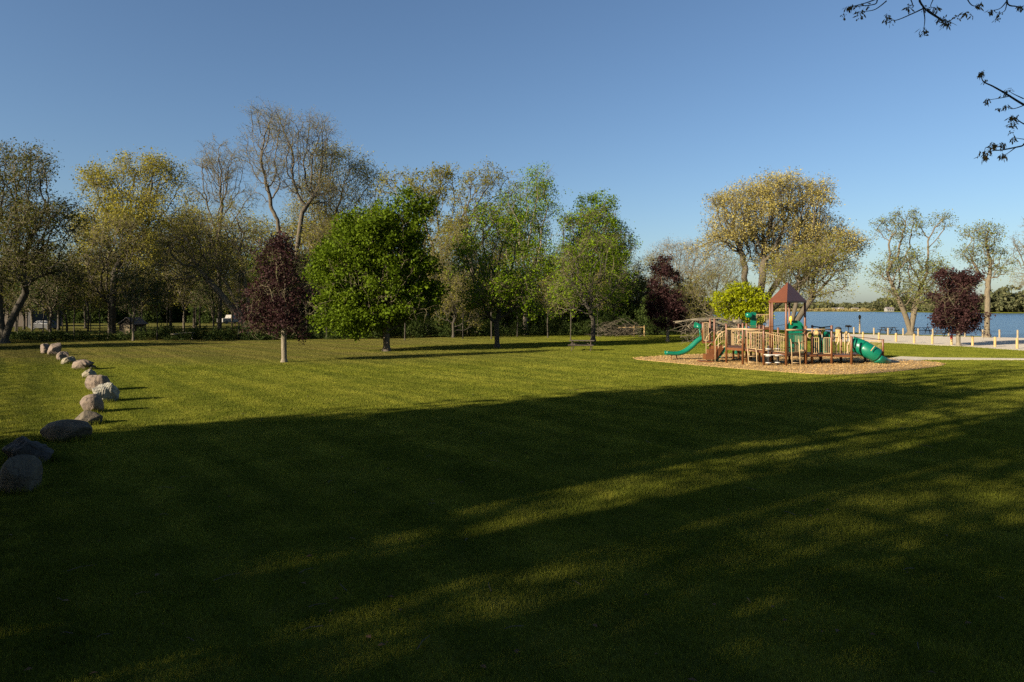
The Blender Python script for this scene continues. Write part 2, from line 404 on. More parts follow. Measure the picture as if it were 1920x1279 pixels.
# ------------------------------------------------------------------ trees
def grow(base, blobs, n_att, D, di, dk, trunk_top, seed, up=.12, lean=None, stems=None, iters=120, wob=.05, clus=95):
    """grows limbs into the crown volume; blobs: (x,y,z,rx,ry,rz) local to base"""
    r = np.random.default_rng(seed)
    B = np.array(blobs, float); vol = B[:, 3] * B[:, 4] * B[:, 5]; k = r.choice(len(B), n_att, p=vol / vol.sum())
    q = r.normal(size=(n_att, 3)); q /= np.linalg.norm(q, axis=1)[:, None]; q *= (r.uniform(0, 1, n_att) ** (1 / 2.4))[:, None]
    A = B[k, :3] + q * B[k, 3:]
    if clus:
        nc = max(4, n_att // clus); cen = A[:nc]; kk = r.integers(0, nc, n_att)
        A2 = cen[kk] + r.normal(0, 1, (n_att, 3)) * (B[k[:nc], 3:][kk] * .155)
        A = np.concatenate([A2, A[:n_att // 10]])
    A = A[A[:, 2] > .4]
    pos = [np.zeros(3)]; par = [-1]
    for tip in (stems or [(0, 0, trunk_top)]):
        tip = np.array(tip, float); m = max(2, int(np.linalg.norm(tip) / D)); last = 0
        ph = r.uniform(0, 6, 2)
        for i in range(1, m + 1):
            t = i / m; a = tip * t
            if stems: a = np.array([tip[0] * t ** 1.3, tip[1] * t ** 1.3, tip[2] * t])
            a = a + np.array([math.sin(3 * t + ph[0]), math.sin(4 * t + ph[1]), 0]) * wob * np.linalg.norm(tip) * t * .5
            pos.append(a); par.append(last); last = len(pos) - 1
    pos = np.array(pos); par = list(par)
    def nearest(A, P):
        d2 = ((A[:, None, :] - P[None]) ** 2).sum(2); j = d2.argmin(1); return j, d2[np.arange(len(A)), j]
    ni, nd = nearest(A, pos); used = set()
    for it in range(iters):
        if not len(A): break
        act = nd < di * di
        if not act.any():
            act = nd <= nd.min() + 1e-9
        dirs = A[act] - pos[ni[act]]; dirs /= np.linalg.norm(dirs, axis=1)[:, None] + 1e-9
        acc = np.zeros((len(pos), 3)); np.add.at(acc, ni[act], dirs)
        idx = np.unique(ni[act]); v = acc[idx]; v /= np.linalg.norm(v, axis=1)[:, None] + 1e-9
        v = v + r.normal(0, .16, v.shape) + np.array([0, 0, up]); v /= np.linalg.norm(v, axis=1)[:, None]
        newp = pos[idx] + v * D
        keep = []
        for a, pnt in zip(idx, newp):
            key = (int(a),) + tuple(np.round(pnt / (D * .5)).astype(int))
            if key in used: keep.append(False)
            else: used.add(key); keep.append(True)
        keep = np.array(keep)
        if not keep.any():
            A = A[~act]; ni = ni[~act]; nd = nd[~act]; continue
        newp = newp[keep]; off = len(pos); pos = np.vstack([pos, newp]); par += [int(x) for x in idx[keep]]
        j, d2 = nearest(A, newp); b = d2 < nd; ni = np.where(b, j + off, ni); nd = np.where(b, d2, nd)
        alive = nd > dk * dk; A = A[alive]; ni = ni[alive]; nd = nd[alive]
    return pos, np.array(par)
def add_twigs(pos, par, r, k, L, seg=2, droop=0.0, reach=0, spread=.55):
    """twigs from every node lying at most `reach` steps back from a tip"""
    n = len(pos); hgt = np.zeros(n, int)
    for i in np.argsort(-depth(par)):
        if par[i] >= 0: hgt[par[i]] = max(hgt[par[i]], hgt[i] + 1)
    tips = np.where((hgt <= reach) & (np.arange(n) > 0))[0]
    P, Pa = [pos], [par]; off = len(pos)
    src = np.repeat(tips, k); d0 = pos[src] - pos[np.maximum(par[src], 0)]; d0 /= np.linalg.norm(d0, axis=1)[:, None] + 1e-9
    dr = d0 * .6 + r.normal(0, spread, d0.shape) + np.array([0, 0, .12]); dr /= np.linalg.norm(dr, axis=1)[:, None]
    cur = pos[src]; cp = src
    for s in range(seg):
        dr = dr + r.normal(0, .22, dr.shape) - np.array([0, 0, droop]); dr /= np.linalg.norm(dr, axis=1)[:, None]
        cur = cur + dr * (L / seg) * r.uniform(.6, 1.3, (len(dr), 1)); P.append(cur); Pa.append(cp); cp = np.arange(len(cur)) + off; off += len(cur)
    return np.concatenate(P), np.concatenate(Pa)
def radii(pos, par, tip, power, base_r):
    n = len(pos); rr = np.zeros(n); acc = np.zeros(n)
    order = np.argsort(-depth(par)) if True else range(n)
    for i in order:
        a = acc[i]; rr[i] = tip if a == 0 else a ** (1 / power)
        if par[i] >= 0: acc[par[i]] += rr[i] ** power
    k = math.log(base_r / tip) / math.log(rr[0] / tip) if rr[0] > tip * 1.01 else 1
    return tip * (rr / tip) ** k
def depth(par):
    dp = np.zeros(len(par), int)
    for i in range(1, len(par)): dp[i] = dp[par[i]] + 1
    return dp
def limb_mesh(name, pos, par, rr, mat, flare=1.5):
    n = len(pos)
    kids = {}; main = np.full(n, -1)
    for i in range(1, n):
        p = par[i]
        if main[p] < 0 or rr[i] > rr[main[p]]: main[p] = i
    e = np.arange(1, n); p = par[e]
    din = np.zeros((n, 3)); din[e] = pos[e] - pos[p]; din[0] = (0, 0, 1)
    din /= np.linalg.norm(din, axis=1)[:, None] + 1e-9
    tan = din.copy(); hm = main >= 0; tan[hm] = din[hm] + din[main[hm]]; tan[0] = (0, 0, 1); tan /= np.linalg.norm(tan, axis=1)[:, None] + 1e-9
    ismain = main[p] == e
    rs = np.where(ismain, rr[p], np.minimum(rr[p], rr[e] * 1.25)); re_ = rr[e]
    ts = np.where(ismain[:, None], tan[p], din[e])
    rs = rs.copy(); rs[p == 0] *= flare
    Vs = []; Qs = []; off = 0; nthin = 0
    for lo, hi, k in ((.09, 99, 10), (.03, .09, 6), (0, .03, 3)):
        s = (re_ >= lo) & (re_ < hi)
        if not s.any(): continue
        def ring(c, t, rad):
            ref = np.tile(np.array([.35, .93, .08]), (len(t), 1)); a = np.cross(ref, t); a /= np.linalg.norm(a, axis=1)[:, None] + 1e-9; b = np.cross(t, a)
            q = np.arange(k) * 2 * np.pi / k
            return c[:, None] + (a[:, None] * np.cos(q)[None, :, None] + b[:, None] * np.sin(q)[None, :, None]) * rad[:, None, None]
        v = np.concatenate([ring(pos[p[s]], ts[s], rs[s]), ring(pos[e[s]], tan[e[s]], re_[s])], 1)
        m = s.sum(); i0 = off + np.arange(m)[:, None] * 2 * k; kk = np.arange(k)[None]; k2 = (kk + 1) % k
        Qs.append(np.stack([i0 + kk, i0 + k2, i0 + k + k2, i0 + k + kk], 2).reshape(-1, 4)); Vs.append(v.reshape(-1, 3)); off += m * 2 * k
        if k == 3: nthin = m * 3
    Q_ = np.concatenate(Qs); me = mesh_np(name, np.concatenate(Vs), quads=Q_, mat=mat, smooth=True)
    me.materials.append(M['twig']); mi = np.zeros(len(Q_), np.int32)
    if nthin: mi[len(Q_) - nthin:] = 1
    me.polygons.foreach_set('material_index', mi); return me
def leaf_mesh(name, centres, per, spread, size, mat, r, flat=.0, droop=0., up=.25):
    n = len(centres) * per
    c = np.repeat(centres, per, 0) + r.normal(0, 1, (n, 3)) * np.array([spread, spread, spread * .8])
    nr = r.normal(size=(n, 3)) + np.array([0, 0, up * 2]); nr /= np.linalg.norm(nr, axis=1)[:, None]
    a = np.cross(nr, r.normal(size=(n, 3))); a /= np.linalg.norm(a, axis=1)[:, None]; b = np.cross(nr, a)
    s = (size * r.uniform(.35, 1.0, n) ** 1.0 * r.uniform(.9, 1.75, n))[:, None]; a = a * s; b = b * s * .62
    V = np.stack([c - a, c - b + a * .1, c + a, c + b + a * .1 + nr * s * .25], 1).reshape(-1, 3)
    return mesh_np(name, V, quads=np.arange(n * 4).reshape(-1, 4), mat=mat)

def px_blobs(base, Y, lst, depth_k=.9, seed=0):
    r = np.random.default_rng(seed + 50); out = []
    for u, v, ru, rv in lst:
        c = W(u, v, Y) - base; rx = ru / 1280 * Y; rz = rv / 1280 * Y
        out.append((c[0], c[1] + r.uniform(-.25, .25) * rx, c[2], rx, rx * depth_k, rz))
    return out
def tree(name, base, blobs, label, cat='tree', leaf='olive', bark='bark', n_att=700, D=.45, di=None, dk=None, trunk_top=2., base_r=.25, tip=.007,
         tw=(2, .8), leaves=(5, .25, .07), fill=None, seed=1, up=.1, stems=None, group=None, power=2.1, droop=0., leaf_pick=1.0, wob=.05, reach=3, fine=2):
    r = np.random.default_rng(seed + 999)
    D *= .8
    pos, par = grow(base, blobs, int(n_att * 2.6), D, di or D * 7, (dk or D * 2.0) * .62, trunk_top, seed, up=up, stems=stems, wob=wob)
    pos, par = add_twigs(pos, par, r, tw[0], tw[1], droop=droop, reach=reach)
    if fine: pos, par = add_twigs(pos, par, r, fine, tw[1] * .5, droop=droop, reach=1, seg=1, spread=.7)
    rr = radii(pos, par, tip, power, base_r)
    root = empty(name, tuple(base), label, cat, group)
    link('trunk', limb_mesh('trunk', pos, par, rr, M[bark]), root)
    child = np.bincount(par[par >= 0], minlength=len(pos))
    c = pos[child == 0]
    if leaf_pick < 1: c = c[r.uniform(size=len(c)) < leaf_pick]
    if fill:
        Bb = np.array(blobs, float); vol = (Bb[:, 3] * Bb[:, 4] * Bb[:, 5]) ** .8; k = r.choice(len(Bb), fill[0], p=vol / vol.sum())
        q = r.normal(size=(fill[0], 3)); q /= np.linalg.norm(q, axis=1)[:, None]; q *= (r.uniform(.35, 1, fill[0]) ** .6)[:, None]
        cc = Bb[k, :3] + q * Bb[k, 3:] * .93; nl = fill[0] // 7; j = r.integers(0, nl, fill[0]); cc = np.where((r.uniform(size=fill[0]) < .7)[:, None], cc[:nl][j] + r.normal(0, 1, cc.shape) * fill[2] * np.array([1.5, 1.5, 1.0]), cc); cc = cc[cc[:, 2] > .5]
        me = leaf_mesh('crown', cc, fill[1], fill[2], leaves[2], M[leaf], r)
    elif leaves and len(c):
        me = leaf_mesh('crown', c, leaves[0], leaves[1], leaves[2], M[leaf], r)
    link('crown', me, root)
    STATS.append((label[:30], len(pos), len(me.polygons), float(rr[0])))
    return root
STATS = []

def B(u, v): return G(u, v) * np.array([1, 1, 0])
DO_TREES = True
exec_trees = []

# --- the seven nearer lawn trees
b = B(725, 659); Y = b[1]
tree('maple_tree', b, px_blobs(b, Y, [(715, 560, 112, 62), (650, 500, 72, 62), (700, 440, 75, 62), (760, 415, 58, 66), (775, 520, 62, 75), (660, 580, 72, 48), (720, 490, 90, 80), (800, 545, 30, 60)], seed=1),
     'big dense bright green maple in full leaf on the lawn', leaf='maple', n_att=1500, D=.40, trunk_top=1.9, base_r=.24, tw=(1, .5), fine=0, leaves=(9, .24, .10), fill=(2300, 36, .24), seed=3, dk=.6)
b = B(533, 679.5); Y = b[1]
tree('purple_maple', b, px_blobs(b, Y, [(528, 590, 42, 44), (492, 590, 36, 34), (520, 535, 48, 42), (518, 485, 38, 42), (526, 452, 24, 22), (552, 610, 30, 30), (480, 552, 20, 22), (560, 560, 14, 22), (470, 610, 16, 16), (565, 630, 14, 12), (545, 500, 14, 16)], seed=2),
     'tall dark purple maple with a pale straight trunk at the left of the lawn', leaf='purple', bark='bark_pale', n_att=1100, D=.28, trunk_top=2.4, base_r=.15, tw=(1, .4), fine=0, leaves=(10, .17, .065), fill=(520, 28, .2), seed=5, dk=.5)
b = B(932, 652); Y = b[1]
tree('leafing_tree', b, px_blobs(b, Y, [(930, 540, 62, 55), (970, 560, 50, 50), (905, 480, 48, 70), (950, 450, 50, 50), (930, 420, 36, 35), (890, 570, 40, 40)], seed=3),
     'half leafed yellow green tree standing just right of the dense maple', leaf='green', bark='bark_dark', n_att=900, D=.42, trunk_top=2.0, base_r=.2, tw=(2, .7), leaves=(6, .2, .085), seed=8, leaf_pick=.7)
b = B(1112, 641); Y = b[1]
tree('leafing_tree', b, px_blobs(b, Y, [(1105, 540, 72, 50), (1150, 530, 42, 50), (1080, 500, 48, 50), (1120, 470, 52, 42), (1100, 430, 40, 35), (1060, 560, 34, 34)], seed=4),
     'half leafed spreading tree right behind the lawn picnic table', leaf='green', bark='bark_dark', n_att=900, D=.48, trunk_top=1.8, base_r=.21, tw=(2, .8), leaves=(6, .22, .08), seed=9, leaf_pick=.6)
b = B(1252, 640.5); Y = b[1]
tree('purple_maple', b, px_blobs(b, Y, [(1252, 590, 36, 32), (1232, 570, 25, 28), (1262, 570, 28, 28), (1248, 530, 28, 34), (1243, 500, 20, 22)], seed=5),
     'dark purple maple with a pale trunk between the rail fence and the slide', leaf='purple', bark='bark_pale', n_att=900, D=.34, trunk_top=2.2, base_r=.14, tw=(1, .4), fine=0, leaves=(7, .2, .085), fill=(620, 28, .18), seed=11, dk=.5)
b = B(1797, 648.8); Y = b[1]
tree('purple_maple', b, px_blobs(b, Y, [(1797, 598, 40, 26), (1770, 588, 24, 24), (1822, 585, 24, 28), (1795, 560, 40, 30), (1780, 525, 24, 24), (1818, 520, 20, 18), (1800, 535, 28, 24), (1762, 605, 16, 12), (1832, 605, 14, 12)], seed=6),
     'round purple maple growing at the edge of the gravel lot', leaf='purple', bark='bark_pale', n_att=1000, D=.3, trunk_top=2.2, base_r=.16, tw=(1, .4), fine=0, leaves=(6, .19, .08), fill=(800, 30, .18), seed=12, dk=.5)
# --- lakeside trees
b = W(1707, 622, 80); b[2] = 0
tree('lakeside_tree', b, px_blobs(b, 80, [(1700, 410, 26, 18), (1672, 430, 30, 20), (1650, 440, 14, 10), (1718, 430, 22, 18), (1768, 420, 24, 20), (1778, 438, 16, 12), (1745, 460, 18, 22), (1690, 500, 40, 26), (1650, 505, 24, 14), (1665, 540, 32, 18), (1740, 520, 32, 34), (1720, 560, 40, 22), (1640, 500, 10, 8), (1700, 470, 20, 20)], .8, 7),
     'tall open crowned tree with a forked pale trunk beside the lake', leaf='water_leaf', bark='bark_tan', n_att=1100, D=.5, stems=[(-1.8, 0, 5.2), (1.6, .5, 5.5)], base_r=.42, tw=(2, .8), leaves=(4, .25, .09), seed=14, up=.15, wob=.08)
b = W(1851, 631, 72); b[2] = 0
tree('lakeside_tree', b, px_blobs(b, 72, [(1830, 440, 24, 18), (1812, 440, 12, 10), (1820, 475, 24, 20), (1845, 460, 22, 26), (1855, 500, 26, 26), (1870, 510, 20, 16), (1870, 470, 10, 16), (1868, 435, 8, 12), (1895, 492, 14, 4), (1888, 470, 6, 8)], .8, 8),
     'thin crowned tree with a tall bare trunk at the right of the lake shore', leaf='water_leaf', bark='bark_tan', n_att=700, D=.45, trunk_top=4.2, base_r=.26, tw=(2, .7), leaves=(4, .22, .08), seed=15, up=.1)
b = W(1990, 640, 60); b[2] = 0
tree('bare_tree', b, px_blobs(b, 60, [(1960, 500, 60, 50), (1990, 440, 60, 50), (1935, 530, 30, 24)], .8, 9),
     'bare twiggy tree reaching in at the right edge over the lake', leaf='olive', bark='bark', n_att=600, D=.5, trunk_top=2.5, base_r=.3, tw=(2, .8), leaves=(1, .15, .05), seed=16, leaf_pick=.4)
# --- big ochre tree by the lake
b = np.array([(1415 - 960) / 1280 * 88, 88, 0.])
tree('oak_tree', b, px_blobs(b, 88, [(1400, 390, 60, 45), (1480, 380, 65, 42), (1360, 440, 48, 40), (1430, 430, 70, 45), (1520, 420, 50, 42), (1545, 470, 60, 45), (1470, 470, 70, 40), (1580, 480, 26, 36), (1440, 355, 60, 18), (1500, 440, 60, 40), (1570, 440, 34, 36), (1330, 470, 30, 34)], .85, 10),
     'huge ochre budding oak with several bare leaning trunks behind the playground', leaf='ochre', bark='bark', n_att=4200, D=.52, stems=[(-1.2, 0, 7), (.8, -.5, 7.5), (3.2, .5, 7.0), (6, .8, 6.4)], base_r=.8, tw=(2, .9), leaves=(5, .26, .09), leaf_pick=.75, seed=17, power=2.2, dk=.85)
b = np.array([(1480 - 960) / 1280 * 80, 80, 0.])
tree('willow_tree', b, px_blobs(b, 80, [(1500, 500, 50, 34), (1545, 510, 44, 34), (1575, 530, 28, 28), (1520, 545, 40, 22), (1560, 470, 36, 34), (1470, 520, 36, 34), (1585, 500, 20, 30)], .8, 11),
     'leaning grey green willow drooping toward the lake beside the big oak', leaf='olive', bark='bark', n_att=1000, D=.5, stems=[(1.0, 0, 4.2), (3, .3, 4.5)], base_r=.42, tw=(2, 1.0), leaves=(3, .25, .085), seed=18, droop=.35, up=0)

# --- trees of the wood edge, left to right: (u_base, v_base/Y, blobs, ...)
def wtree(name, u, Y, lst, label, **k):
    b = np.array([(u - 960) / 1280 * Y, Y, 0.]); return tree(name, b, px_blobs(b, Y, lst, k.pop('dk_', .85), k.get('seed', 0)), label, **k)
wtree('dark_tree', 8, 60, [(20, 330, 80, 62), (60, 420, 85, 60), (110, 400, 50, 40), (0, 430, 90, 80), (130, 450, 40, 50), (40, 500, 110, 50), (-60, 400, 80, 100), (10, 290, 40, 30)],
      'large dark half leafed tree filling the left edge behind the boulders', leaf='darkgreen', bark='bark_dark', leaf_pick=.8, n_att=1900, D=.5, stems=[(-.5, 0, 4), (1.5, .5, 4.5)], base_r=.36, tw=(2, .8), leaves=(4, .22, .085), seed=21)
wtree('yellow_tree', 210, 84, [(200, 350, 46, 30), (260, 330, 44, 30), (310, 335, 44, 34), (340, 390, 40, 40), (240, 390, 56, 36), (200, 440, 50, 40), (280, 440, 70, 50), (350, 350, 24, 24)],
      'tall yellow budding tree in the wood left of centre', leaf='yellowgreen', bark='bark_dark', n_att=1500, D=.6, trunk_top=6, base_r=.4, tw=(2, 1.0), leaves=(8, .35, .10), seed=22)
wtree('leaning_tree', 470, 68, [(330, 470, 50, 44), (380, 440, 60, 50), (300, 520, 34, 34), (420, 480, 60, 60), (370, 520, 50, 40), (440, 420, 40, 50), (330, 420, 40, 30)],
      'bare many branched tree leaning left beside the purple maple', leaf='olive', bark='bark_tan', n_att=1300, D=.5, stems=[(-3.2, 0, 6.5), (-.8, .5, 7.5), (-5.0, .6, 6.8)], base_r=.36, tw=(2, .9), leaves=(3, .25, .075), seed=23, leaf_pick=.8)
wtree('bare_tree', 412, 76, [(410, 300, 46, 40), (430, 350, 40, 40), (395, 350, 36, 36), (415, 400, 30, 40), (400, 275, 26, 20)],
      'slender bare tree with a wispy pointed top above the yellow tree', leaf='olive', bark='bark', n_att=900, D=.5, trunk_top=9, base_r=.2, tw=(2, .8), leaves=(1, .2, .055), seed=24, leaf_pick=.6)
wtree('bare_tree', 540, 84, [(500, 240, 46, 34), (560, 260, 55, 44), (600, 290, 36, 34), (520, 310, 60, 44), (580, 350, 46, 40), (490, 350, 30, 34), (475, 265, 26, 40)],
      'tallest bare tree rising high above the purple maple', leaf='olive', bark='bark', n_att=2000, D=.6, stems=[(-1.3, 0, 14), (1.5, .4, 14.5)], wob=.012, base_r=.34, tw=(2, 1.0), leaves=(2, .3, .06), seed=25, leaf_pick=.55)
wtree('yellow_tree', 620, 90, [(640, 330, 60, 44), (600, 370, 44, 60), (685, 350, 34, 44), (640, 420, 80, 60), (655, 298, 36, 18), (590, 310, 24, 34), (700, 400, 30, 50), (570, 430, 40, 50)],
      'pale yellow green tree rising behind the dense maple', leaf='yellowgreen', bark='bark_pale', n_att=1700, D=.6, trunk_top=6, base_r=.3, tw=(2, 1.0), leaves=(5, .5, .085), seed=26)
wtree('open_tree', 800, 82, [(760, 345, 40, 26), (820, 350, 44, 34), (790, 400, 46, 44), (730, 350, 24, 24), (840, 400, 30, 40), (820, 460, 50, 50)],
      'thin open tree with sparse leaf tufts just right above the dense maple', leaf='olive', bark='bark_pale', n_att=750, D=.6, trunk_top=6, base_r=.26, tw=(2, .9), leaves=(5, .16, .10), seed=27)
wtree('open_tree', 895, 80, [(900, 350, 40, 34), (940, 350, 30, 34), (880, 400, 46, 44), (930, 420, 40, 50), (870, 440, 40, 40), (915, 325, 24, 16)],
      'open tree with scattered small leaves left of the tall green poplar', leaf='olive', bark='bark', n_att=900, D=.55, trunk_top=6, base_r=.26, tw=(2, .8), leaves=(4, .18, .09), seed=28)
wtree('poplar_tree', 985, 79, [(1005, 340, 34, 34), (1000, 390, 44, 44), (985, 440, 50, 50), (960, 400, 34, 50), (1015, 370, 26, 40), (1000, 500, 60, 50)],
      'tall green poplar, the higher of the two dense ones behind the lawn', leaf='green', bark='bark_pale', n_att=1500, D=.5, trunk_top=6, base_r=.3, tw=(2, .8), leaves=(3, .25, .09), seed=29, fine=0, fill=(1100, 20, .34))
wtree('poplar_tree', 1120, 84, [(1105, 385, 24, 30), (1135, 385, 22, 30), (1120, 430, 48, 44), (1080, 430, 34, 40), (1150, 470, 40, 40), (1110, 490, 70, 50), (1170, 460, 20, 34), (1130, 540, 60, 40)],
      'dense green poplar with a forked crown right of the taller one', leaf='green', bark='bark_dark', n_att=2000, D=.5, trunk_top=4, base_r=.34, tw=(2, .7), leaves=(3, .28, .10), seed=30, fine=0, fill=(1700, 26, .30))
wtree('brown_tree', 850, 72, [(850, 500, 40, 60), (830, 560, 36, 50), (870, 560, 40, 50), (850, 460, 26, 30)],
      'dull brown green small tree in the gap right of the maple', leaf='olive', bark='bark_dark', n_att=900, D=.42, trunk_top=1.5, base_r=.14, tw=(2, .6), leaves=(3, .2, .06), seed=31)
wtree('pale_tree', 1285, 110, [(1285, 480, 50, 30), (1330, 470, 36, 30), (1240, 480, 30, 20), (1310, 520, 60, 34), (1250, 520, 36, 34)],
      'pale tan budding tree beyond the purple maple near the lake', leaf='palebrush', bark='bark_pale', n_att=1300, D=.6, trunk_top=2, base_r=.22, tw=(2, 1.0), leaves=(2, .35, .06), seed=32)
wtree('brown_thicket_tree', 1345, 84, [(1340, 530, 44, 34), (1310, 550, 40, 34), (1370, 510, 34, 34), (1300, 580, 34, 24), (1340, 575, 40, 24)],
      'brown twiggy thicket tree left of the round lime shrub', leaf='olive', bark='bark', n_att=1000, D=.42, trunk_top=.8, base_r=.15, tw=(2, .7), leaves=(2, .2, .055), seed=33)
wtree('thicket_tree', 1200, 86, [(1195, 545, 20, 44), (1185, 570, 24, 34)],
      'dark green slender tree between the poplar and the purple maple', leaf='darkgreen', bark='bark_dark', n_att=700, D=.42, trunk_top=1, base_r=.16, tw=(2, .6), leaves=(4, .22, .075), seed=34)
# understory of the wood: prototypes copied with their own places
protos = []
for k, (lf, bk, pick, h) in enumerate((('olive', 'bark_dark', .6, 9), ('undergrowth', 'bark', .8, 7), ('olive', 'bark', .35, 11), ('green', 'bark_dark', .45, 8))):
    base = np.array([0., 0., 0.])
    bl = [(0, 0, h * .62, h * .27, h * .27, h * .30), (h * .12, .3, h * .8, h * .2, h * .2, h * .18), (-h * .16, -.4, h * .5, h * .2, h * .2, h * .2)]
    t = tree('understory_tree', base, bl, 'x', leaf=lf, bark=bk, n_att=450, D=.42, trunk_top=h * .28, base_r=.10 + .01 * k, tw=(2, .7), leaves=(3, .22, .085), seed=40 + k, leaf_pick=pick)
    protos.append((t, children(t)))
LOOK = ['slim olive', 'low dark green', 'tall bare brown', 'small green']
spots = [(30, 92, 0), (95, 66, 1), (125, 74, 3), (165, 84, 0), (205, 70, 2), (250, 64.5, 1), (262, 88, 2), (345, 84, 2), (375, 92, 0), (400, 82, 1), (435, 90, 2), (505, 80, 3), (540, 92, 2),
         (575, 80, 1), (600, 76, 2), (640, 86, 0), (680, 78, 3), (760, 84, 2), (790, 76, 1), (830, 90, 0), (865, 80, 3), (905, 86, 2), (950, 92, 1), (1030, 86, 0), (1055, 80, 1), (1085, 92, 3), (1160, 84, 1), (1225, 96, 2), (1265, 84, 1), (60, 78, 2), (-30, 72, 1), (-60, 85, 0), (15, 98, 1), (45, 100, 3), (90, 94, 1)]
NEAR = [(0, 'the grey house'), (75, 'the dark parked car'), (180, 'the white parked van'), (247, 'the small shed'), (330, 'the yellow tree'), (420, 'the pale pickup'), (520, 'the purple maple'), (610, 'the tall bare tree'), (725, 'the dense maple'),
        (850, 'the small brown green tree'), (935, 'the leafing lawn tree'), (985, 'the tall poplar'), (1115, 'the forked poplar'), (1200, 'the rail fence'), (1285, 'the pale tan tree')]
seen = {}
for i, (u, Y, k) in enumerate(spots):
    t, kids = protos[k]
    where = min(NEAR, key=lambda q: abs(q[0] - u))
    side = 'left of' if u < where[0] - 12 else ('right of' if u > where[0] + 12 else 'behind')
    dist = 'at the wood edge' if Y < 74 else ('inside the wood' if Y < 87 else 'deep in the wood')
    lab = f'{LOOK[k]} understory tree {dist}, {side} {where[1]}'
    sc = rng.uniform(.85, 1.25)
    loc = ((u - 960) / 1280 * Y, Y, 0)
    if k not in seen:
        seen[k] = 1; t.location = loc; t['label'] = lab; t['group'] = 'understory trees of the wood'; t.scale = (sc, sc, sc)
    else: copy_tree(t, kids, loc, rng.uniform(0, 6.28), (sc * rng.uniform(.85, 1.15), sc, sc * rng.uniform(.85, 1.2)), lab, 'understory trees of the wood')
t = tree('sapling', np.zeros(3), [(0, 0, 5.6, 1.3, 1.3, 2.0), (.4, .1, 7.4, .9, .9, 1.2), (-.3, 0, 4.0, 1.0, 1.0, 1.0)], 'x', leaf='olive', bark='bark_dark', n_att=320, D=.38, trunk_top=3.2, base_r=.075, tw=(2, .5), leaves=(2, .2, .08), seed=79, leaf_pick=.7)
kids = children(t); first = True; used_l = set()
for i, u in enumerate(range(-20, 1160, 26)):
    Y = [67, 88, 74, 96, 70, 82][i % 6] + rng.uniform(-1.5, 1.5); u = u + rng.uniform(-9, 9)
    where = min(NEAR, key=lambda q: abs(q[0] - u)); side = 'left of' if u < where[0] - 8 else ('right of' if u > where[0] + 8 else 'behind')
    dist = 'at the wood edge' if Y < 74 else ('inside the wood' if Y < 87 else 'deep in the wood')
    for nm, sc in (('short', .8), ('tall', 1.3), ('middling', 1.0), ('very small', .65)):
        if (nm, dist, side, where) not in used_l: break
    used_l.add((nm, dist, side, where)); sc *= rng.uniform(.95, 1.05)
    lab = f'{nm} thin dark sapling {dist}, {side} {where[1]}'; loc = ((u - 960) / 1280 * Y, Y, 0)
    if first: t.location = loc; t['label'] = lab; t['group'] = 'saplings of the wood'; first = False
    else: copy_tree(t, kids, loc, rng.uniform(0, 6.28), (sc, sc, sc * rng.uniform(.9, 1.3)), lab, 'saplings of the wood')
protos = []
for k, (lf, bk, pick, h) in enumerate((('yellowgreen', 'bark', .9, 15), ('olive', 'bark_dark', .8, 14), ('green', 'bark', .7, 13))):
    bl = [(0, 0, h * .6, h * .22, h * .22, h * .26), (h * .14, .3, h * .78, h * .16, h * .16, h * .16), (-h * .15, -.4, h * .55, h * .17, h * .17, h * .2), (-.08 * h, 0, h * .86, h * .12, h * .12, h * .12), (.05 * h, .2, h * .36, h * .2, h * .2, h * .14)]
    t = tree('backdrop_tree', np.zeros(3), bl, 'x', leaf=lf, bark=bk, n_att=800, D=.6, trunk_top=h * .25, base_r=.18, tw=(2, .9), leaves=(3, .3, .10), seed=80 + k, leaf_pick=pick)
    protos.append((t, children(t)))
LOOK2 = ['yellow budding', 'olive', 'green']; seen = {}
bspots = [(265, 104, 0, 1.1), (320, 98, 1, 1.1), (365, 108, 0, 1.25), (410, 100, 1, 1.1), (455, 106, 0, 1.25), (500, 98, 1, 1.15), (545, 108, 0, 1.2), (590, 100, 0, 1.2), (640, 104, 1, 1.2), (690, 100, 0, 1.15), (740, 106, 1, 1.0), (790, 100, 1, .9), (840, 104, 2, .9), (885, 98, 1, 1.0),
          (930, 104, 2, 1.1), (975, 100, 1, 1.15), (1030, 104, 2, .95), (1075, 98, 1, .95), (1120, 106, 2, .95), (1165, 100, 1, .8), (110, 96, 1, 1.0), (160, 106, 1, .95), (215, 98, 1, .95), (60, 104, 1, 1.0), (1215, 112, 1, .6)]
for i, (u, Y, k, sc) in enumerate(bspots):
    t, kids = protos[k]; where = min(NEAR, key=lambda q: abs(q[0] - u))
    side = 'left of' if u < where[0] - 8 else ('right of' if u > where[0] + 8 else 'straight behind')
    lab = f"{LOOK2[k]} backdrop tree {'far' if Y > 103 else 'well'} back in the wood, {side} {where[1]}"
    loc = ((u - 960) / 1280 * Y, Y, 0)
    if k not in seen: seen[k] = 1; t.location = loc; t['label'] = lab; t['group'] = 'backdrop trees of the wood'; t.scale = (sc, sc, sc)
    else: copy_tree(t, kids, loc, rng.uniform(0, 6.28), (sc * rng.uniform(.9, 1.15), sc, sc * rng.uniform(.92, 1.08)), lab, 'backdrop trees of the wood')
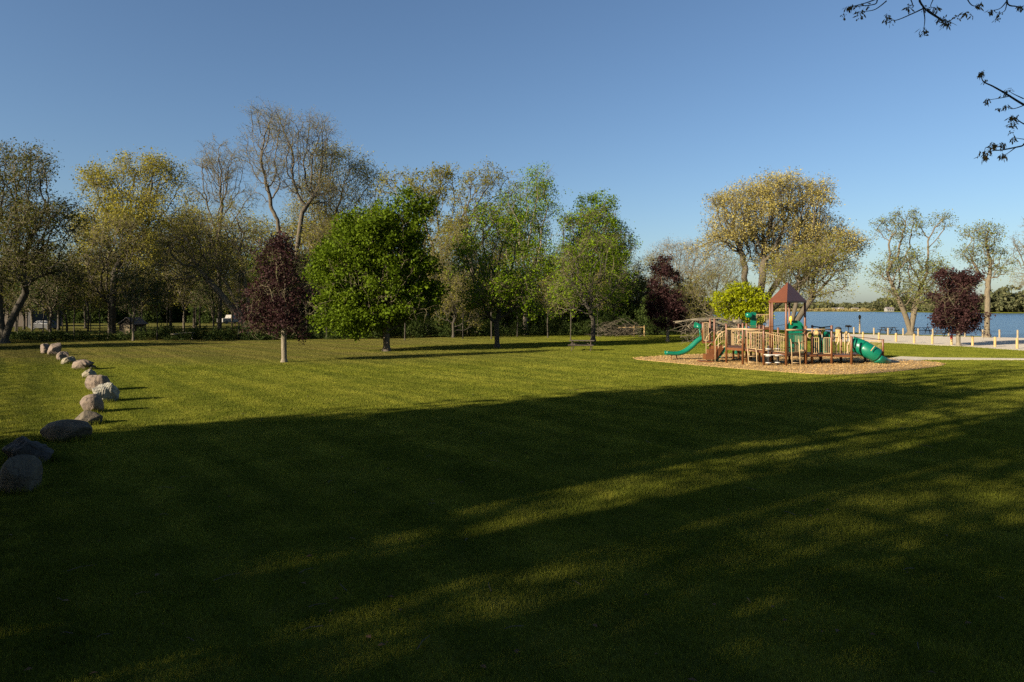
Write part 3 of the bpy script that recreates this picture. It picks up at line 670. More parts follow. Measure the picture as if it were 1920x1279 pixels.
# pale birch trunk behind the leafing tree
# ------------------------------------------------------------------ trees behind the camera that shade the lawn
ca, sa = math.cos(R(SUN_AZ)), math.sin(R(SUN_AZ))
def sp(s, p): return np.array([ca * s - sa * p, sa * s + ca * p, 0.])
def shade_tree(s, p, h, rad, z0, label, n=900, leaves=(6, .35, .25), pick=1., br=.4, seed=60, stems=None, D=.7, tw=(2, 1.0), fill=(1000, 14, .5)):
    b = sp(s, p); r = np.random.default_rng(seed); bl = []
    for i in range(7):
        a = r.uniform(0, 6.28); q = rad * .45 * r.uniform(.3, 1); z = z0 + (h - z0) * (i + .7) / 7.6
        k = rad * (.75 if i in (0, 6) else .8) * r.uniform(.6, .85)
        bl.append((q * math.cos(a), q * math.sin(a), z, k, k, (h - z0) * .17))
    tree('shade_tree', b, bl, label, leaf='green', bark='bark_dark', n_att=n, D=D, trunk_top=z0 * .9, base_r=br, tip=.012, fine=0, reach=2, tw=tw, leaves=leaves, seed=seed, leaf_pick=pick, stems=stems, power=2.2, fill=fill)
shade_tree(-31, 17.2, 13.5, 4.2, 2.0, 'leafy tree left of the viewpoint, shading the nearest boulders', seed=61, leaves=(6, .35, .2))
shade_tree(-20, 15.4, 18, 4.4, 2.0, 'leafy tree left of the viewpoint, shading the dark middle lawn', seed=62, n=1200)
shade_tree(-10, 14.8, 22, 4.6, 5, 'very tall leafy tree whose shadow reaches toward the playground', seed=63, n=1100, fill=(1500, 2, .4), leaves=(3, .4, .13))
shade_tree(-14, 9.2, 19, 2.6, 8, 'slim budding tree left of the viewpoint with a thin trunk', seed=77, n=500, pick=.4, br=.26, fill=(500, 2, .3), leaves=(3, .3, .12))
shade_tree(-16, 12.6, 20, 2.8, 9, 'second slim budding tree left of the viewpoint', seed=78, n=500, pick=.4, br=.34, fill=(500, 2, .3), leaves=(3, .3, .12), stems=[(-.6, .5, 10), (1.3, -.8, 11)])
shade_tree(-26, 13.0, 19, 4.2, 1.5, 'leafy tree shading the dark left foreground', seed=64, n=1200)
shade_tree(-38, 14.0, 20, 5.5, 2.0, 'broad leafy tree far left behind the viewpoint', seed=65, n=1000)
shade_tree(-30, 9.5, 13, 3.8, 1.5, 'broad leafy tree directly up sun of the viewpoint', seed=66, n=1000)
shade_tree(-13, 11.2, 23, 3.4, 11, 'tall thin leafed tree casting the upper trunk streak', seed=67, n=600, pick=.5, br=.45, fill=(900, 2, .3), leaves=(10, .45, .12))
shade_tree(-11, 7.2, 25, 4.4, 12, 'tall thin leafed tree casting the wide trunk streak', seed=68, n=800, pick=.6, br=.62, fill=(2300, 2, .3), leaves=(10, .5, .12))
shade_tree(-17, 3.0, 19, 4.8, 4, 'thin leafed tree behind the viewpoint dimming the near right lawn', seed=69, n=800, fill=(11500, 2, .3), leaves=(1, .3, .12))
shade_tree(-29, 5.5, 23, 5.2, 7, 'tall half leafed tree farther back up sun', seed=76, n=800, fill=(8500, 2, .3), leaves=(1, .3, .12))
shade_tree(-30, 1.0, 16, 5.5, 1.5, 'denser tree farther back behind the viewpoint', seed=73, n=700, fill=(2200, 3, .4), leaves=(1, .3, .13))
shade_tree(-4, -1.5, 21, 5.0, 9, 'tall tree right behind the viewpoint', seed=75, n=800, br=.35, fill=(3000, 3, .4), leaves=(1, .3, .16))  # added out of view: high crown keeps skylight off the near lawn
shade_tree(-9, -5.0, 21, 6.0, 3, 'tall leafy tree behind the viewpoint on the right', seed=70, n=900)  # added behind the camera to shut out sky and deepen the foreground shade
shade_tree(-20, -4.0, 20, 6.0, 2, 'broad leafy tree farther back on the right', seed=74, n=900)  # another added sky blocker, never in view
shade_tree(-46, 3.0, 17, 6.0, 1.5, 'farthest broad tree up sun of the viewpoint', seed=71, n=900)
shade_tree(-42, 19.8, 9, 4.0, 1.5, 'low broad tree far left of the boulders', seed=72, n=700)
for k, (x, y, h, rad_, lab) in enumerate([(-54, 43, 11, 4, 'leafy tree beyond the left edge whose shadow crosses the far lawn'), (-68, 48, 13, 5, 'second leafy tree beyond the left edge near the wood'), (-66, 60, 16, 5.5, 'tall leafy tree at the left end of the wood'), (-84, 66, 18, 7, 'broad tall tree farthest left in the wood'), (-76, 78, 18, 6.5, 'tall tree at the back left of the wood')]):
    q = np.array([x, y]); shade_tree(float(ca * x + sa * y), float(-sa * x + ca * y), h, rad_, 1.5, lab, seed=90 + k, n=600, fill=(700, 12, .6))

# ------------------------------------------------------------------ round shrub, brush and fallen branches
b = np.array([(1392 - 960) / 1280 * 62, 62, 0.])
r = np.random.default_rng(5)
sh = empty('round_shrub', tuple(b), 'round bright lime green shrub behind the playground', 'shrub')
pos, par = grow(b, px_blobs(b, 62, [(1392, 568, 50, 38), (1370, 575, 32, 32), (1418, 575, 30, 32), (1395, 552, 36, 26)]), 1300, .25, 1.5, .36, 1.0, 5)
pos, par = add_twigs(pos, par, r, 2, .3, reach=1); rr = radii(pos, par, .008, 2.2, .12)
link('stems', limb_mesh('stems', pos, par, rr, M['bark_tan']), sh)
ch = np.bincount(par[par >= 0], minlength=len(pos))
Bb = np.array(px_blobs(b, 62, [(1392, 570, 48, 36), (1372, 578, 30, 30), (1416, 582, 30, 34), (1392, 556, 36, 26), (1380, 596, 34, 26)])); k = r.integers(0, 5, 900); q = r.normal(size=(900, 3)); q /= np.linalg.norm(q, axis=1)[:, None]; q *= r.uniform(.55, 1, (900, 1))
cc = Bb[k, :3] + q * Bb[k, 3:]; link('foliage', leaf_mesh('foliage', np.concatenate([cc, pos[ch == 0]]), 14, .14, .085, M['lime'], r), sh)

def bushes(name, items, mat, per, size, label, seed):
    r = np.random.default_rng(seed); cs = []
    for (x, y, w_, h) in items:
        k = int(26 * w_ * h); q = r.normal(size=(k, 3)); q /= np.linalg.norm(q, axis=1)[:, None]; q *= r.uniform(.5, 1, (k, 1))
        cs.append(np.column_stack([x + q[:, 0] * w_, y + q[:, 1] * w_ * .8, np.abs(q[:, 2]) * h + .1]))
    c = np.concatenate(cs)
    me = leaf_mesh(name, c, per, .16, size, mat, r)
    return tag(link(name, me), label, 'undergrowth', kind='stuff')
items = []
for u in range(-120, 1260, 9):
    Y = np.interp(u, [-100, 500, 700, 900, 1250], [66, 65.5, 69, 75, 78]) + r.uniform(-.3, 4)
    hmax = np.interp(u, [-100, 240, 300, 560, 640, 820, 1200, 1260], [.9, .9, 1.3, 1.8, 2.4, 2.6, 2.8, 1.6])
    items.append(((u + r.uniform(-6, 6) - 960) / 1280 * Y, Y, r.uniform(.7, 1.5), hmax * r.uniform(.25, 1.25)))
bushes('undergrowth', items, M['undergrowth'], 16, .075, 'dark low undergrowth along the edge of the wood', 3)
items = []
for u in list(range(560, 1330, 14)):
    Y = r.uniform(82, 104); items.append(((u + r.uniform(-6, 6) - 960) / 1280 * Y, Y, r.uniform(1.6, 3), r.uniform(3.5, 8)))
for u in list(range(-100, 560, 14)):
    Y = r.uniform(140, 175); items.append(((u + r.uniform(-6, 6) - 960) / 1280 * Y, Y, r.uniform(3, 6), r.uniform(8, 14)))
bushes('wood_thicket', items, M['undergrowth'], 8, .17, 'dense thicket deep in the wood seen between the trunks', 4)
items = []
for k in range(34):
    Y = r.uniform(96, 150); u = r.uniform(1170, 1300); items.append(((u - 960) / 1280 * Y, Y, 1.4, r.uniform(1, 2.4)))
bushes('brush', [(x, y, w_, h) for x, y, w_, h in items if sdist(np.array([[x, y]]))[0] < -2], M['farwood'], 8, .12, 'low lakeside brush behind the rail fence', 5)

# brush pile of bare sticks
def sticks(name, c, ext, n, L, rad, mat, label, cat, seed, arch=.3):
    r = np.random.default_rng(seed); m = MB()
    for i in range(n):
        p = np.array(c) + r.uniform(-1, 1, 3) * np.array(ext); p[2] = abs(p[2]) * .8 + .05
        a = r.uniform(0, 6.28); e = r.uniform(-.2, .6); dr = np.array([math.cos(a) * math.cos(e), math.sin(a) * math.cos(e) * .6, math.sin(e)])
        l = L * r.uniform(.5, 1.2); q = p + dr * l; mid_ = (p + q) / 2 + np.array([0, 0, arch * l * r.uniform(.1, .5)])
        q[2] = max(q[2], .03)
        m.tube([p, mid_, q], [rad, rad * .8, rad * .3], 4)
    o = m.build(name, mat); return tag(o, label, cat)
bp = B(1160, 632)
sticks('brush_pile', (bp[0], 73, .4), (2.2, .8, 1.3), 170, 1.6, .022, M['bark'], 'pile of cut brush and twigs left of the rail fence', 'brush pile', 3)
ft = empty('fallen_tree', (19.5, 55, 0), 'fallen bare tree lying behind the slide with its limbs spread', 'fallen tree')
m = MB(); Yf = 55
def tz(u, v, Y=Yf): return W(u, v, Y)
limbs = [([(1400, 640), (1370, 612), (1330, 600), (1290, 600), (1266, 605)], .13), ([(1395, 612), (1350, 597), (1310, 597), (1270, 603)], .09), ([(1300, 603), (1290, 612), (1300, 622), (1307, 629)], .08), ([(1290, 604), (1275, 602), (1262, 603)], .06),
         ([(1340, 601), (1360, 612), (1385, 617)], .07), ([(1350, 599), (1330, 592), (1318, 586)], .05), ([(1330, 606), (1310, 618), (1296, 634)], .05), ([(1360, 606), (1350, 622), (1330, 634)], .05)]
for k, (pp, r0) in enumerate(limbs):
    m.tube([tz(u, v, Yf + (k % 3) * .5) for u, v in pp], [r0 * (1 - .7 * i / (len(pp) - 1)) for i in range(len(pp))], 7)
m.build('trunk', M['bark_pale'], ft, True)
m = MB(); r = np.random.default_rng(9)
for i in range(260):
    u, v = r.uniform(1275, 1395), r.uniform(600, 640); a = tz(u, v, Yf + r.uniform(-1, 2)); a[2] = max(a[2], .06)
    dr = r.normal(0, 1, 3) * np.array([.7, .5, .35]); q = a + dr; q[2] = max(q[2], .04)
    m.tube([a, (a + q) / 2 + np.array([0, 0, .12]), q], [.022, .018, .006], 3)
m.build('twigs', M['bark'], ft)
link('leaves', leaf_mesh('leaves', np.column_stack([r.uniform(-4.6, -.5, 90), r.uniform(-1, 1.5, 90), r.uniform(.1, 1.0, 90)]), 8, .16, .05, M['green'], r), ft)
# broken stump behind the playground
m = MB(); c = W(1382, 0, 56); m.tube([(c[0], 56, -.05), (c[0] + .03, 56, .5), (c[0] - .05, 56, 1.3), (c[0] + .02, 56, 2.15)], [.62, .5, .46, .4], 12)
for k in range(9):
    a = k * .7; m.tube([(c[0] + .33 * math.cos(a), 56 + .33 * math.sin(a), 2.0), (c[0] + .3 * math.cos(a), 56 + .3 * math.sin(a), 2.2 + .2 * math.sin(k * 2.1))], [.1, .02], 5)
tag(m.build('tree_stump', M['bark_pale'], None, True), 'tall broken pale stump below the lime green shrub', 'tree stump')
# rail fence by the purple tree
rf = empty('rail_fence', (W(1199, 0, 74)[0], 74, 0), 'short wooden rail fence with two posts left of the purple maple', 'fence')
for u in (1189, 1208):
    m = MB(); x = W(u, 0, 74)[0]; m.tube([(x, 74, -.1), (x, 74, 1.15), (x, 74, 1.22)], [.07, .07, .04], 8); m.build('post', M['wood_post'], rf)
m = MB(); m.tube([(W(1160, 0, 74)[0], 74.1, 1.0), (W(1209, 0, 74)[0], 74.1, 1.05)], .045, 6); m.build('rail', M['wood_post'], rf)
# fence of thin wire far in the wood
wf = empty('wire_fence', (W(860, 0, 80)[0], 80, 0), 'low wire fence with thin posts inside the wood', 'fence')
for k in range(14):
    m = MB(); x = W(770 + 16 * k, 0, 80)[0]; m.bar((x, 80, 0), (x, 80, 1.3), .03); m.build('post', M['wood_grey_post'], wf)
m = MB()
for z in (.3, .6, .9, 1.25): m.bar((W(770, 0, 80)[0], 80, z), (W(978, 0, 80)[0], 80, z), .012, 4)
m.build('wire', M['iron'], wf)
# white-barked trunk behind leafing tree belongs to the poplar base; a log on the wood floor
m = MB(); m.tube([(W(320, 0, 66)[0], 66, .55), (W(345, 0, 66)[0], 66.2, .7), (W(362, 0, 66)[0], 66.3, .72)], [.1, .08, .06], 7); m.bar((W(358, 0, 66)[0], 66.25, .7), (W(358, 0, 66)[0], 66.25, 0), .05)
tag(m.build('fallen_log', M['bark_pale']), 'thin pale fallen log propped up at the wood edge', 'log')

# ------------------------------------------------------------------ far shore
def far_wood(name, items, mat, size, per, label, seed):
    r = np.random.default_rng(seed); cs = []
    for x, y, w_, h in items:
        k = 46; q = r.normal(size=(k, 3)); q /= np.linalg.norm(q, axis=1)[:, None]
        q *= r.uniform(.75, 1, (k, 1)); cs.append(np.column_stack([x + q[:, 0] * w_, y + q[:, 1] * w_, np.maximum(h * .55 + q[:, 2] * h * .5, .2)]))
    me = leaf_mesh(name, np.concatenate(cs), per, size * .8, size, mat, r); return tag(link(name, me), label, 'trees', kind='stuff')
it = [(x + r.uniform(-5, 5), 840 + r.uniform(-12, 40), r.uniform(8, 13), r.uniform(6, 10)) for x in range(-200, 500, 8)]
it += [(x + r.uniform(-5, 5), 1000 + r.uniform(-12, 40), r.uniform(10, 15), r.uniform(8, 13)) for x in range(-200, 900, 10)]
far_wood('far_treeline', it, M['farwood'], 1.5, 9, 'low distant tree line across the lake', 8)
it = [(x + r.uniform(-3, 3), 745 + r.uniform(0, 15) + abs(x - 350) * .1, r.uniform(3, 5), r.uniform(3, 5.5)) for x in range(150, 345, 12)]
it += [(r.uniform(392, 440), r.uniform(610, 760), r.uniform(6, 9), r.uniform(8, 15)) for k in range(46)]
it += [(r.uniform(380, 430), r.uniform(525, 640), r.uniform(6, 9), r.uniform(9, 14)) for k in range(50)]
it += [(r.uniform(370, 520), 500 + r.uniform(-6, 60), r.uniform(6, 9), r.uniform(14, 21)) for k in range(80)]
it = [q for q in it if sdist(np.array([[q[0], q[1]]]))[0] < -4]
rd = [(x + r.uniform(-2, 2), np.interp(x, [200, 340, 400], [795, 777, 757]) + r.uniform(-1, 5), r.uniform(2, 3.5), r.uniform(1.6, 3)) for x in np.arange(120, 402, 2.6)]
far_wood('reed_bank', rd, M['reed'], .5, 12, 'tan reed bank along the far shore', 21)
far_wood('shore_wood', it, M['farwood'], 1.1, 12, 'leafy green wood standing on the right far shore', 9)
SH = np.array([(60, 800), (200, 792), (341, 773), (399, 754), (402, 764), (345, 784), (200, 806), (60, 814)])
sheet('far_beach', SH, .05, M['mulch'], 'tan strip of far beach')
def house(x, y, w_, d_, h, rh, label, name='far_house', rz=0, wallm='white_paint', win=3, garage=False, roofm='shingle'):
    e = empty(name, (x, y, 0), label, 'house')
    m = MB(); m.add([(x - w_/2, y - d_/2, 0), (x + w_/2, y - d_/2, 0), (x + w_/2, y + d_/2, 0), (x - w_/2, y + d_/2, 0), (x - w_/2, y - d_/2, h), (x + w_/2, y - d_/2, h), (x + w_/2, y + d_/2, h), (x - w_/2, y + d_/2, h), (x - w_/2, y, h + rh), (x + w_/2, y, h + rh)],
                    [(0, 1, 5, 4), (1, 2, 6, 9, 5), (2, 3, 7, 6), (3, 0, 4, 8, 7)]); m.build('wall', M[wallm], e)
    m = MB(); o_ = .4
    for sgn in (-1, 1):
        yb = y + sgn * (d_ / 2 + o_); zb = h - o_ * rh / (d_ / 2)
        vs = [(x - w_/2 - o_, yb, zb), (x + w_/2 + o_, yb, zb), (x + w_/2 + o_, y, h + rh), (x - w_/2 - o_, y, h + rh)]
        vs += [(a, b_, c_ + .18) for a, b_, c_ in vs]
        m.add(vs, [(0, 1, 2, 3), (4, 5, 6, 7), (0, 1, 5, 4), (1, 2, 6, 5), (2, 3, 7, 6), (3, 0, 4, 7)])
    m.build('roof', M[roofm], e)
    for k in range(win):
        m = MB(); wx = x - w_/2 + w_ * (k + .6) / (win + .2); m.box((wx, y - d_/2 - .02, h * .55), (min(1.3, w_ * .12), .08, h * .36)); m.build('window', M['glass'], e)
    if garage:
        m = MB(); m.box((x + w_ * .28, y - d_/2 - .03, h * .42), (w_ * .36, .1, h * .8)); m.build('garage_door', M['wood_dark'], e)
    return e
for k, (u, v, Y, w_, lab) in enumerate([(1565, 577, 810, 12, 'small white house across the lake, left of its neighbours'), (1577, 577, 800, 9, 'small white house across the lake, the middle one'), (1603, 579, 830, 14, 'long white house across the lake, right of the small ones'), (1667, 577.5, 645, 12, 'white house half hidden in shore trees left of the lakeside tree')]):
    x = (u - 960) / 1280 * Y; house(x, Y, w_ * .55, 5, 2.2 + (k % 2) * .4, 1.5, lab, wallm='white_paint' if u < 1610 else 'cream_siding')
house(W(12, 0, 118)[0], 118, 14, 8, 3.0, 2.2, 'low grey house with a garage door behind the left trees', 'grey_house', wallm='siding', garage=True, win=2, roofm='wood_dark')
house(W(198, 0, 175)[0], 178, 9, 7, 3.4, 2.2, 'pale house with white gable seen between the left trees', 'pale_house', wallm='white_paint', win=2)
house(W(632, 0, 120)[0], 122, 8, 6, 3.2, 2, 'white house glimpsed beneath the dense maple', 'white_house', wallm='white_paint', win=2)
# small gabled shed
e = empty('garden_shed', (W(247, 0, 80)[0], 80, 0), 'small weathered gabled shed among the left trees', 'shed')
x = W(247, 0, 80)[0]; m = MB()
m.add([(x - .9, 79, 0), (x + .9, 79, 0), (x + .9, 81.5, 0), (x - .9, 81.5, 0), (x - .9, 79, 1.3), (x + .9, 79, 1.3), (x + .9, 81.5, 1.3), (x - .9, 81.5, 1.3), (x, 79, 2.0), (x, 81.5, 2.0)], [(0, 1, 5, 8, 4), (1, 2, 6, 5), (2, 3, 7, 9, 6), (3, 0, 4, 7)])
m.build('wall', M['wood_dark'], e)
m = MB()
for sgn in (-1, 1): m.plank((x + sgn * .55, 78.85, 1.62), (x + sgn * .55, 81.65, 1.62), 1.35, .06, up=(sgn * .61, 0, .79))
m.build('roof', M['shingle'], e)
m = MB(); m.box((x, 78.97, .6), (.7, .05, 1.1)); m.build('door', M['wood_grey_post'], e)

def vehicle(name, x, y, L, H, paint, label, cat, rz=0):
    e = empty(name, (x, y, 0), label, cat)
    prof = [(-.5, .18), (-.5, .55), (-.46, .62), (-.3, .66), (-.18, .98), (-.1, 1), (.2, 1), (.28, .95), (.4, .62), (.48, .58), (.5, .5), (.5, .18)]
    if cat == 'van': prof = [(-.5, .15), (-.5, .95), (-.45, 1), (.28, 1), (.34, .95), (.42, .6), (.49, .52), (.5, .15)]
    if cat == 'pickup': prof = [(-.5, .2), (-.5, .6), (-.12, .62), (-.08, .98), (-.02, 1), (.14, 1), (.2, .96), (.28, .62), (.48, .56), (.5, .2)]
    k = len(prof); wd = 1.8; m = MB()
    for sy in (-1, 1): pass
    vs = [(x + a * L, y - wd/2 + (.12 if b_ > .7 else 0), b_ * H) for a, b_ in prof] + [(x + a * L, y + wd/2 - (.12 if b_ > .7 else 0), b_ * H) for a, b_ in prof]
    m.add(vs, [tuple(range(k))[::-1], tuple(range(k, 2 * k))] + [(i, (i + 1) % k, k + (i + 1) % k, k + i) for i in range(k)]); m.build('body', M[paint], e)
    m = MB()
    zz = H * .8; hh = H * .22
    m.add([(x - .2 * L if cat != 'pickup' else x - .07 * L, y - wd/2 + .02, zz - hh/2), (x + .32 * L if cat != 'pickup' else x + .22 * L, y - wd/2 + .02, zz - hh/2), (x + .27 * L if cat != 'pickup' else x + .18 * L, y - wd/2 + .08, zz + hh/2), (x - .14 * L if cat != 'pickup' else x - .05 * L, y - wd/2 + .08, zz + hh/2)], [(0, 1, 2, 3)]); m.build('window', M['glass'], e)
    for a in (-.32, .32):
        for sy in (-1, 1):
            m = MB(); cy = y + sy * (wd/2 - .1); m.tube([(x + a * L, cy - .12, .33), (x + a * L, cy + .12, .33)], .33, 14); m.build('wheel', M['black'], e)
    return e
vehicle('parked_car', W(83, 0, 100)[0], 100, 3.4, 1.3, 'carpaint', 'dark car parked behind the trees at the left', 'car')
vehicle('parked_van', W(182, 0, 170)[0], 150, 4.0, 1.7, 'white_paint', 'white van parked in front of the pale house', 'van').rotation_euler.z = R(65)
vehicle('parked_pickup', W(424, 0, 135)[0], 137, 4.8, 1.8, 'cream_siding', 'pale pickup parked beyond the wood left of the purple maple', 'pickup').rotation_euler.z = R(60)

# ------------------------------------------------------------------ boulders
def boulder(u, v, w_, h_, c1, c2, label, seed, rough=.25, facet=4, flat=1.0, dk=.9):
    g = G(u, v); Y = g[1]; wd = w_ / 1280 * Y; ht = h_ / 1280 * Y * 1.02
    import bmesh
    bm = bmesh.new(); bmesh.ops.create_icosphere(bm, subdivisions=5, radius=1)
    r = np.random.default_rng(seed); V = np.array([x.co[:] for x in bm.verts])
    # planar cuts give broad faces
    for k in range(facet * 3):
        nrm = r.normal(size=3); nrm /= np.linalg.norm(nrm); dd = V @ nrm; lim = r.uniform(.62, .88)
        V -= np.outer(np.maximum(dd - lim, 0) * .92, nrm)
    ph = r.uniform(0, 9, (7, 3)); fr = r.normal(0, 1, (7, 3)) * np.array([2, 3, 4, 6, 9, 13, 18])[:, None]
    disp = sum(np.sin(V @ fr[i] + ph[i, 0]) / (1 + i * .8) for i in range(7)) * rough * .09
    V *= (1 + disp)[:, None]
    mn, mx = V.min(0), V.max(0); V = (V - (mn + mx) / 2) / (mx - mn)
    V *= np.array([wd, wd * dk, ht * 1.34]); V[:, 2] += ht * .35
    for x, q in zip(bm.verts, V): x.co = q
    me = bpy.data.meshes.new('boulder'); bm.to_mesh(me); bm.free()
    mt, n, p = nmat('granite'); f = noise(n, 3.2 , 8, .68); f2 = noise(n, 45, 5, .8)
    c = mixc(n, .22, ramp(n, f, [(.34, c1), (.66, c2)]), ramp(n, f2, [(.35, tuple(k * .45 for k in c1)), (.7, tuple(min(k * 1.4, .8) for k in c2))]))
    n.links.new(c, p.inputs['Base Color']); p.inputs['Roughness'].default_value = .9; vo = n.nodes.new('ShaderNodeTexVoronoi'); vo.feature = 'DISTANCE_TO_EDGE'; vo.inputs['Scale'].default_value = 1.9
    wv = n.nodes.new('ShaderNodeVectorMath'); wv.operation = 'ADD'; gp = n.nodes.new('ShaderNodeNewGeometry'); nv = n.nodes.new('ShaderNodeTexNoise'); nv.inputs['Scale'].default_value = 2.5; n.links.new(gp.outputs['Position'], nv.inputs['Vector'])
    n.links.new(gp.outputs['Position'], wv.inputs[0]); n.links.new(nv.outputs['Color'], wv.inputs[1]); n.links.new(wv.outputs[0], vo.inputs['Vector'])
    ck = ramp(n, vo.outputs['Distance'], [(0, (.35, .35, .35)), (.035, (1, 1, 1))]); li = ramp(n, noise(n, 7, 5, .7), [(.55, (1, 1, 1)), (.7, (1.35, 1.38, 1.2))])
    n.links.new(mixc(n, 1.0, mixc(n, .8, c, ck, 'MULTIPLY'), li, 'MULTIPLY'), p.inputs['Base Color'])
    hm = n.nodes.new('ShaderNodeMath'); hm.operation = 'MULTIPLY'; n.links.new(f, hm.inputs[0]); n.links.new(ck, hm.inputs[1]); bump(n, p, hm.outputs[0], .6, .06)
    me.materials.append(mt)
    if rough < .6: me.polygons.foreach_set('use_smooth', [True] * len(me.polygons))
    tag(link('boulder', me, loc=(g[0], Y + wd * dk * .4, 0)), label, 'boulder', 'boulders in a row across the lawn')
    for q in np.linspace(0, 2 * np.pi, max(8, int(wd * 16)), endpoint=False): TUFT.append((g[0] + wd * .47 * math.cos(q) + r.normal(0, .03), Y + wd * dk * (.4 + .47 * math.sin(q)) + r.normal(0, .03)))
TUFT = []
PK = ((.095, .07, .05), (.175, .13, .095)); GY = ((.055, .042, .025), (.10, .08, .05)); YL = ((.13, .11, .07), (.23, .195, .13)); WH = ((.13, .12, .09), (.27, .25, .20)); DK = ((.025, .021, .017), (.065, .054, .044))
boulder(80, 664, 19, 19, *PK, 'farthest pinkish block of the boulder row, at its upper left end', 1, .8, 5)
boulder(97, 667, 24, 23, *PK, 'tan split boulder second from the far end of the row', 2, .9, 5)
boulder(113, 676, 23, 16, *PK, 'low pinkish boulder third from the far end', 3, .6)
boulder(123, 683, 25, 14, *YL, 'flat yellowish boulder fourth from the far end', 4, .8)
boulder(149, 694, 38, 19, *PK, 'long tan and grey boulder with a dark cleft beside the lawn edge', 5, .9, 5)
boulder(170, 693.5, 12, 9, *GY, 'tiny grey stone beside the long cleft boulder', 6, .6)
boulder(162, 710, 24, 17, *YL, 'small pointed pale boulder in front of the long cleft one', 7, .8, 6)
boulder(175, 735, 44, 30, *PK, 'pinkish boulder with a dark shaded face behind the rough white one', 8, .5)
boulder(186, 756, 44, 36, *WH, 'rough whitish boulder, palest of the row', 9, 1.1, 5)
boulder(163, 776, 42, 35, *PK, 'round smooth pinkish grey boulder nearest the shade edge', 10, .2, 2)
boulder(152, 799, 50, 26, *GY, 'angular blue grey boulder just inside the shade', 11, .5, 6)
boulder(112, 829, 93, 37, *GY, 'large flat topped smooth grey boulder lying in the shade', 12, .35, 4, dk=.6)
boulder(37, 874, 84, 51, *DK, 'rough dark craggy boulder behind the nearest one', 13, 1.5, 6)
boulder(18, 927, 68, 64, *GY, 'nearest boulder, a big rounded grey block cut by the left edge', 14, .25, 2)

scatter('boulder_grass', np.array(TUFT), [patch('grass_tuft', .07, 70, .15, .004) for _ in range(3)], 0, 'longer untrimmed grass round the feet of the boulders')

# ------------------------------------------------------------------ picnic tables
def picnic(c, rz, label, s=1., mat='wood_dark', group=None):
    e = empty('picnic_table', (0, 0, 0), label, 'picnic table', group)
    m = MB()
    for k in range(5): m.box((0, (k - 2) * .15, .74), (1.85, .135, .04))
    m.build('tabletop', M[mat], e)
    for sy in (-1, 1):
        m = MB()
        for k in (0, 1): m.box((0, sy * (.66 + k * .15), .44), (1.85, .135, .04))
        m.build('bench', M[mat], e)
    for sx in (-1, 1):
        m = MB(); X = sx * .68
        for sy in (-1, 1): m.plank((X, sy * .22, .72), (X, sy * .70, 0), .09, .045, up=(1, 0, 0))
        m.plank((X + .045, -.84, .40), (X + .045, .84, .40), .045, .09); m.plank((X - .045, -.36, .70), (X - .045, .36, .70), .04, .08)
        m.build('leg_frame', M[mat], e)
    for sx in (-1, 1):
        m = MB(); m.bar((sx * .62, 0, .4), (sx * .15, 0, .70), .03); m.build('brace', M[mat], e)
    e.location = c; e.rotation_euler = (0, 0, rz); e.scale = (s, s, s); return e
def GP(u, v): p = G(u, v); return (float(p[0]), float(p[1]), 0)
picnic(GP(1091, 657.5), R(-12), 'weathered wooden picnic table on the lawn under the leafing tree')
picnic(((1666 - 960) / 1280 * 84, 84, 0), R(5), 'dark picnic table by the lake left of the forked tree', 1.0, 'iron')
picnic(((1728 - 960) / 1280 * 83, 83, 0), R(-8), 'dark picnic table at the foot of the forked lakeside tree', 1.0, 'iron')
picnic(((1775 - 960) / 1280 * 74, 74.5, 0), R(12), 'dark picnic table half hidden behind the round purple maple', .9, 'iron')
# grill
gx = (1591 - 960) / 1280 * 84; e = empty('park_grill', (gx, 84, 0), 'black pedestal grill standing before the lake', 'grill')
m = MB(); m.bar((gx, 84, 0), (gx, 84, .75), .05, 8); m.build('pedestal', M['iron'], e)
m = MB(); m.box((gx, 84, .78), (.6, .42, .04)); m.box((gx, 84.2, .90), (.6, .03, .24)); m.box((gx - .29, 84, .88), (.03, .42, .2)); m.box((gx + .29, 84, .88), (.03, .42, .2)); m.build('firebox', M['iron'], e)
m = MB()
for k in range(9): m.bar((gx - .28, 83.83 + k * .042, .95), (gx + .28, 83.83 + k * .042, .95), .008, 4)
m.build('grate', M['iron'], e)
# post with a carved top
px_ = (1612 - 960) / 1280 * 84; e = empty('carved_post', (px_, 84, 0), 'tall pole with a brown carved figure on top near the grill', 'post')
m = MB(); m.tube([(px_, 84, 0), (px_, 84, 1.3), (px_, 84, 1.75)], [.11, .09, .07], 8); m.build('pole', M['wood_grey_post'], e)
m = MB(); m.tube([(px_, 84, 1.7), (px_, 84, 1.9), (px_, 84, 2.1), (px_, 84, 2.2), (px_, 84, 2.3)], [.06, .15, .16, .11, .04], 10); m.tube([(px_, 83.95, 2.22), (px_ - .02, 83.75, 2.18)], [.06, .01], 6); m.build('figure', M['bark'], e, True)
# wooden litter bin with domed top
bx_ = (1572 - 960) / 1280 * 62; e = empty('litter_bin', (bx_, 62, 0), 'wood clad litter bin with a dark domed lid beyond the playground', 'litter bin')
m = MB()
for k in range(12): a = k * math.pi / 6; m.box((bx_ + .22 * math.cos(a), 62 + .22 * math.sin(a), .62), (.04, .11, 1.15), rz=a)
m.build('bin_body', M['wood_post'], e)
m = MB(); m.tube([(bx_, 62, 1.2), (bx_, 62, 1.28), (bx_, 62, 1.38), (bx_, 62, 1.42)], [.27, .26, .16, .03], 14); m.build('lid', M['black'], e, True)

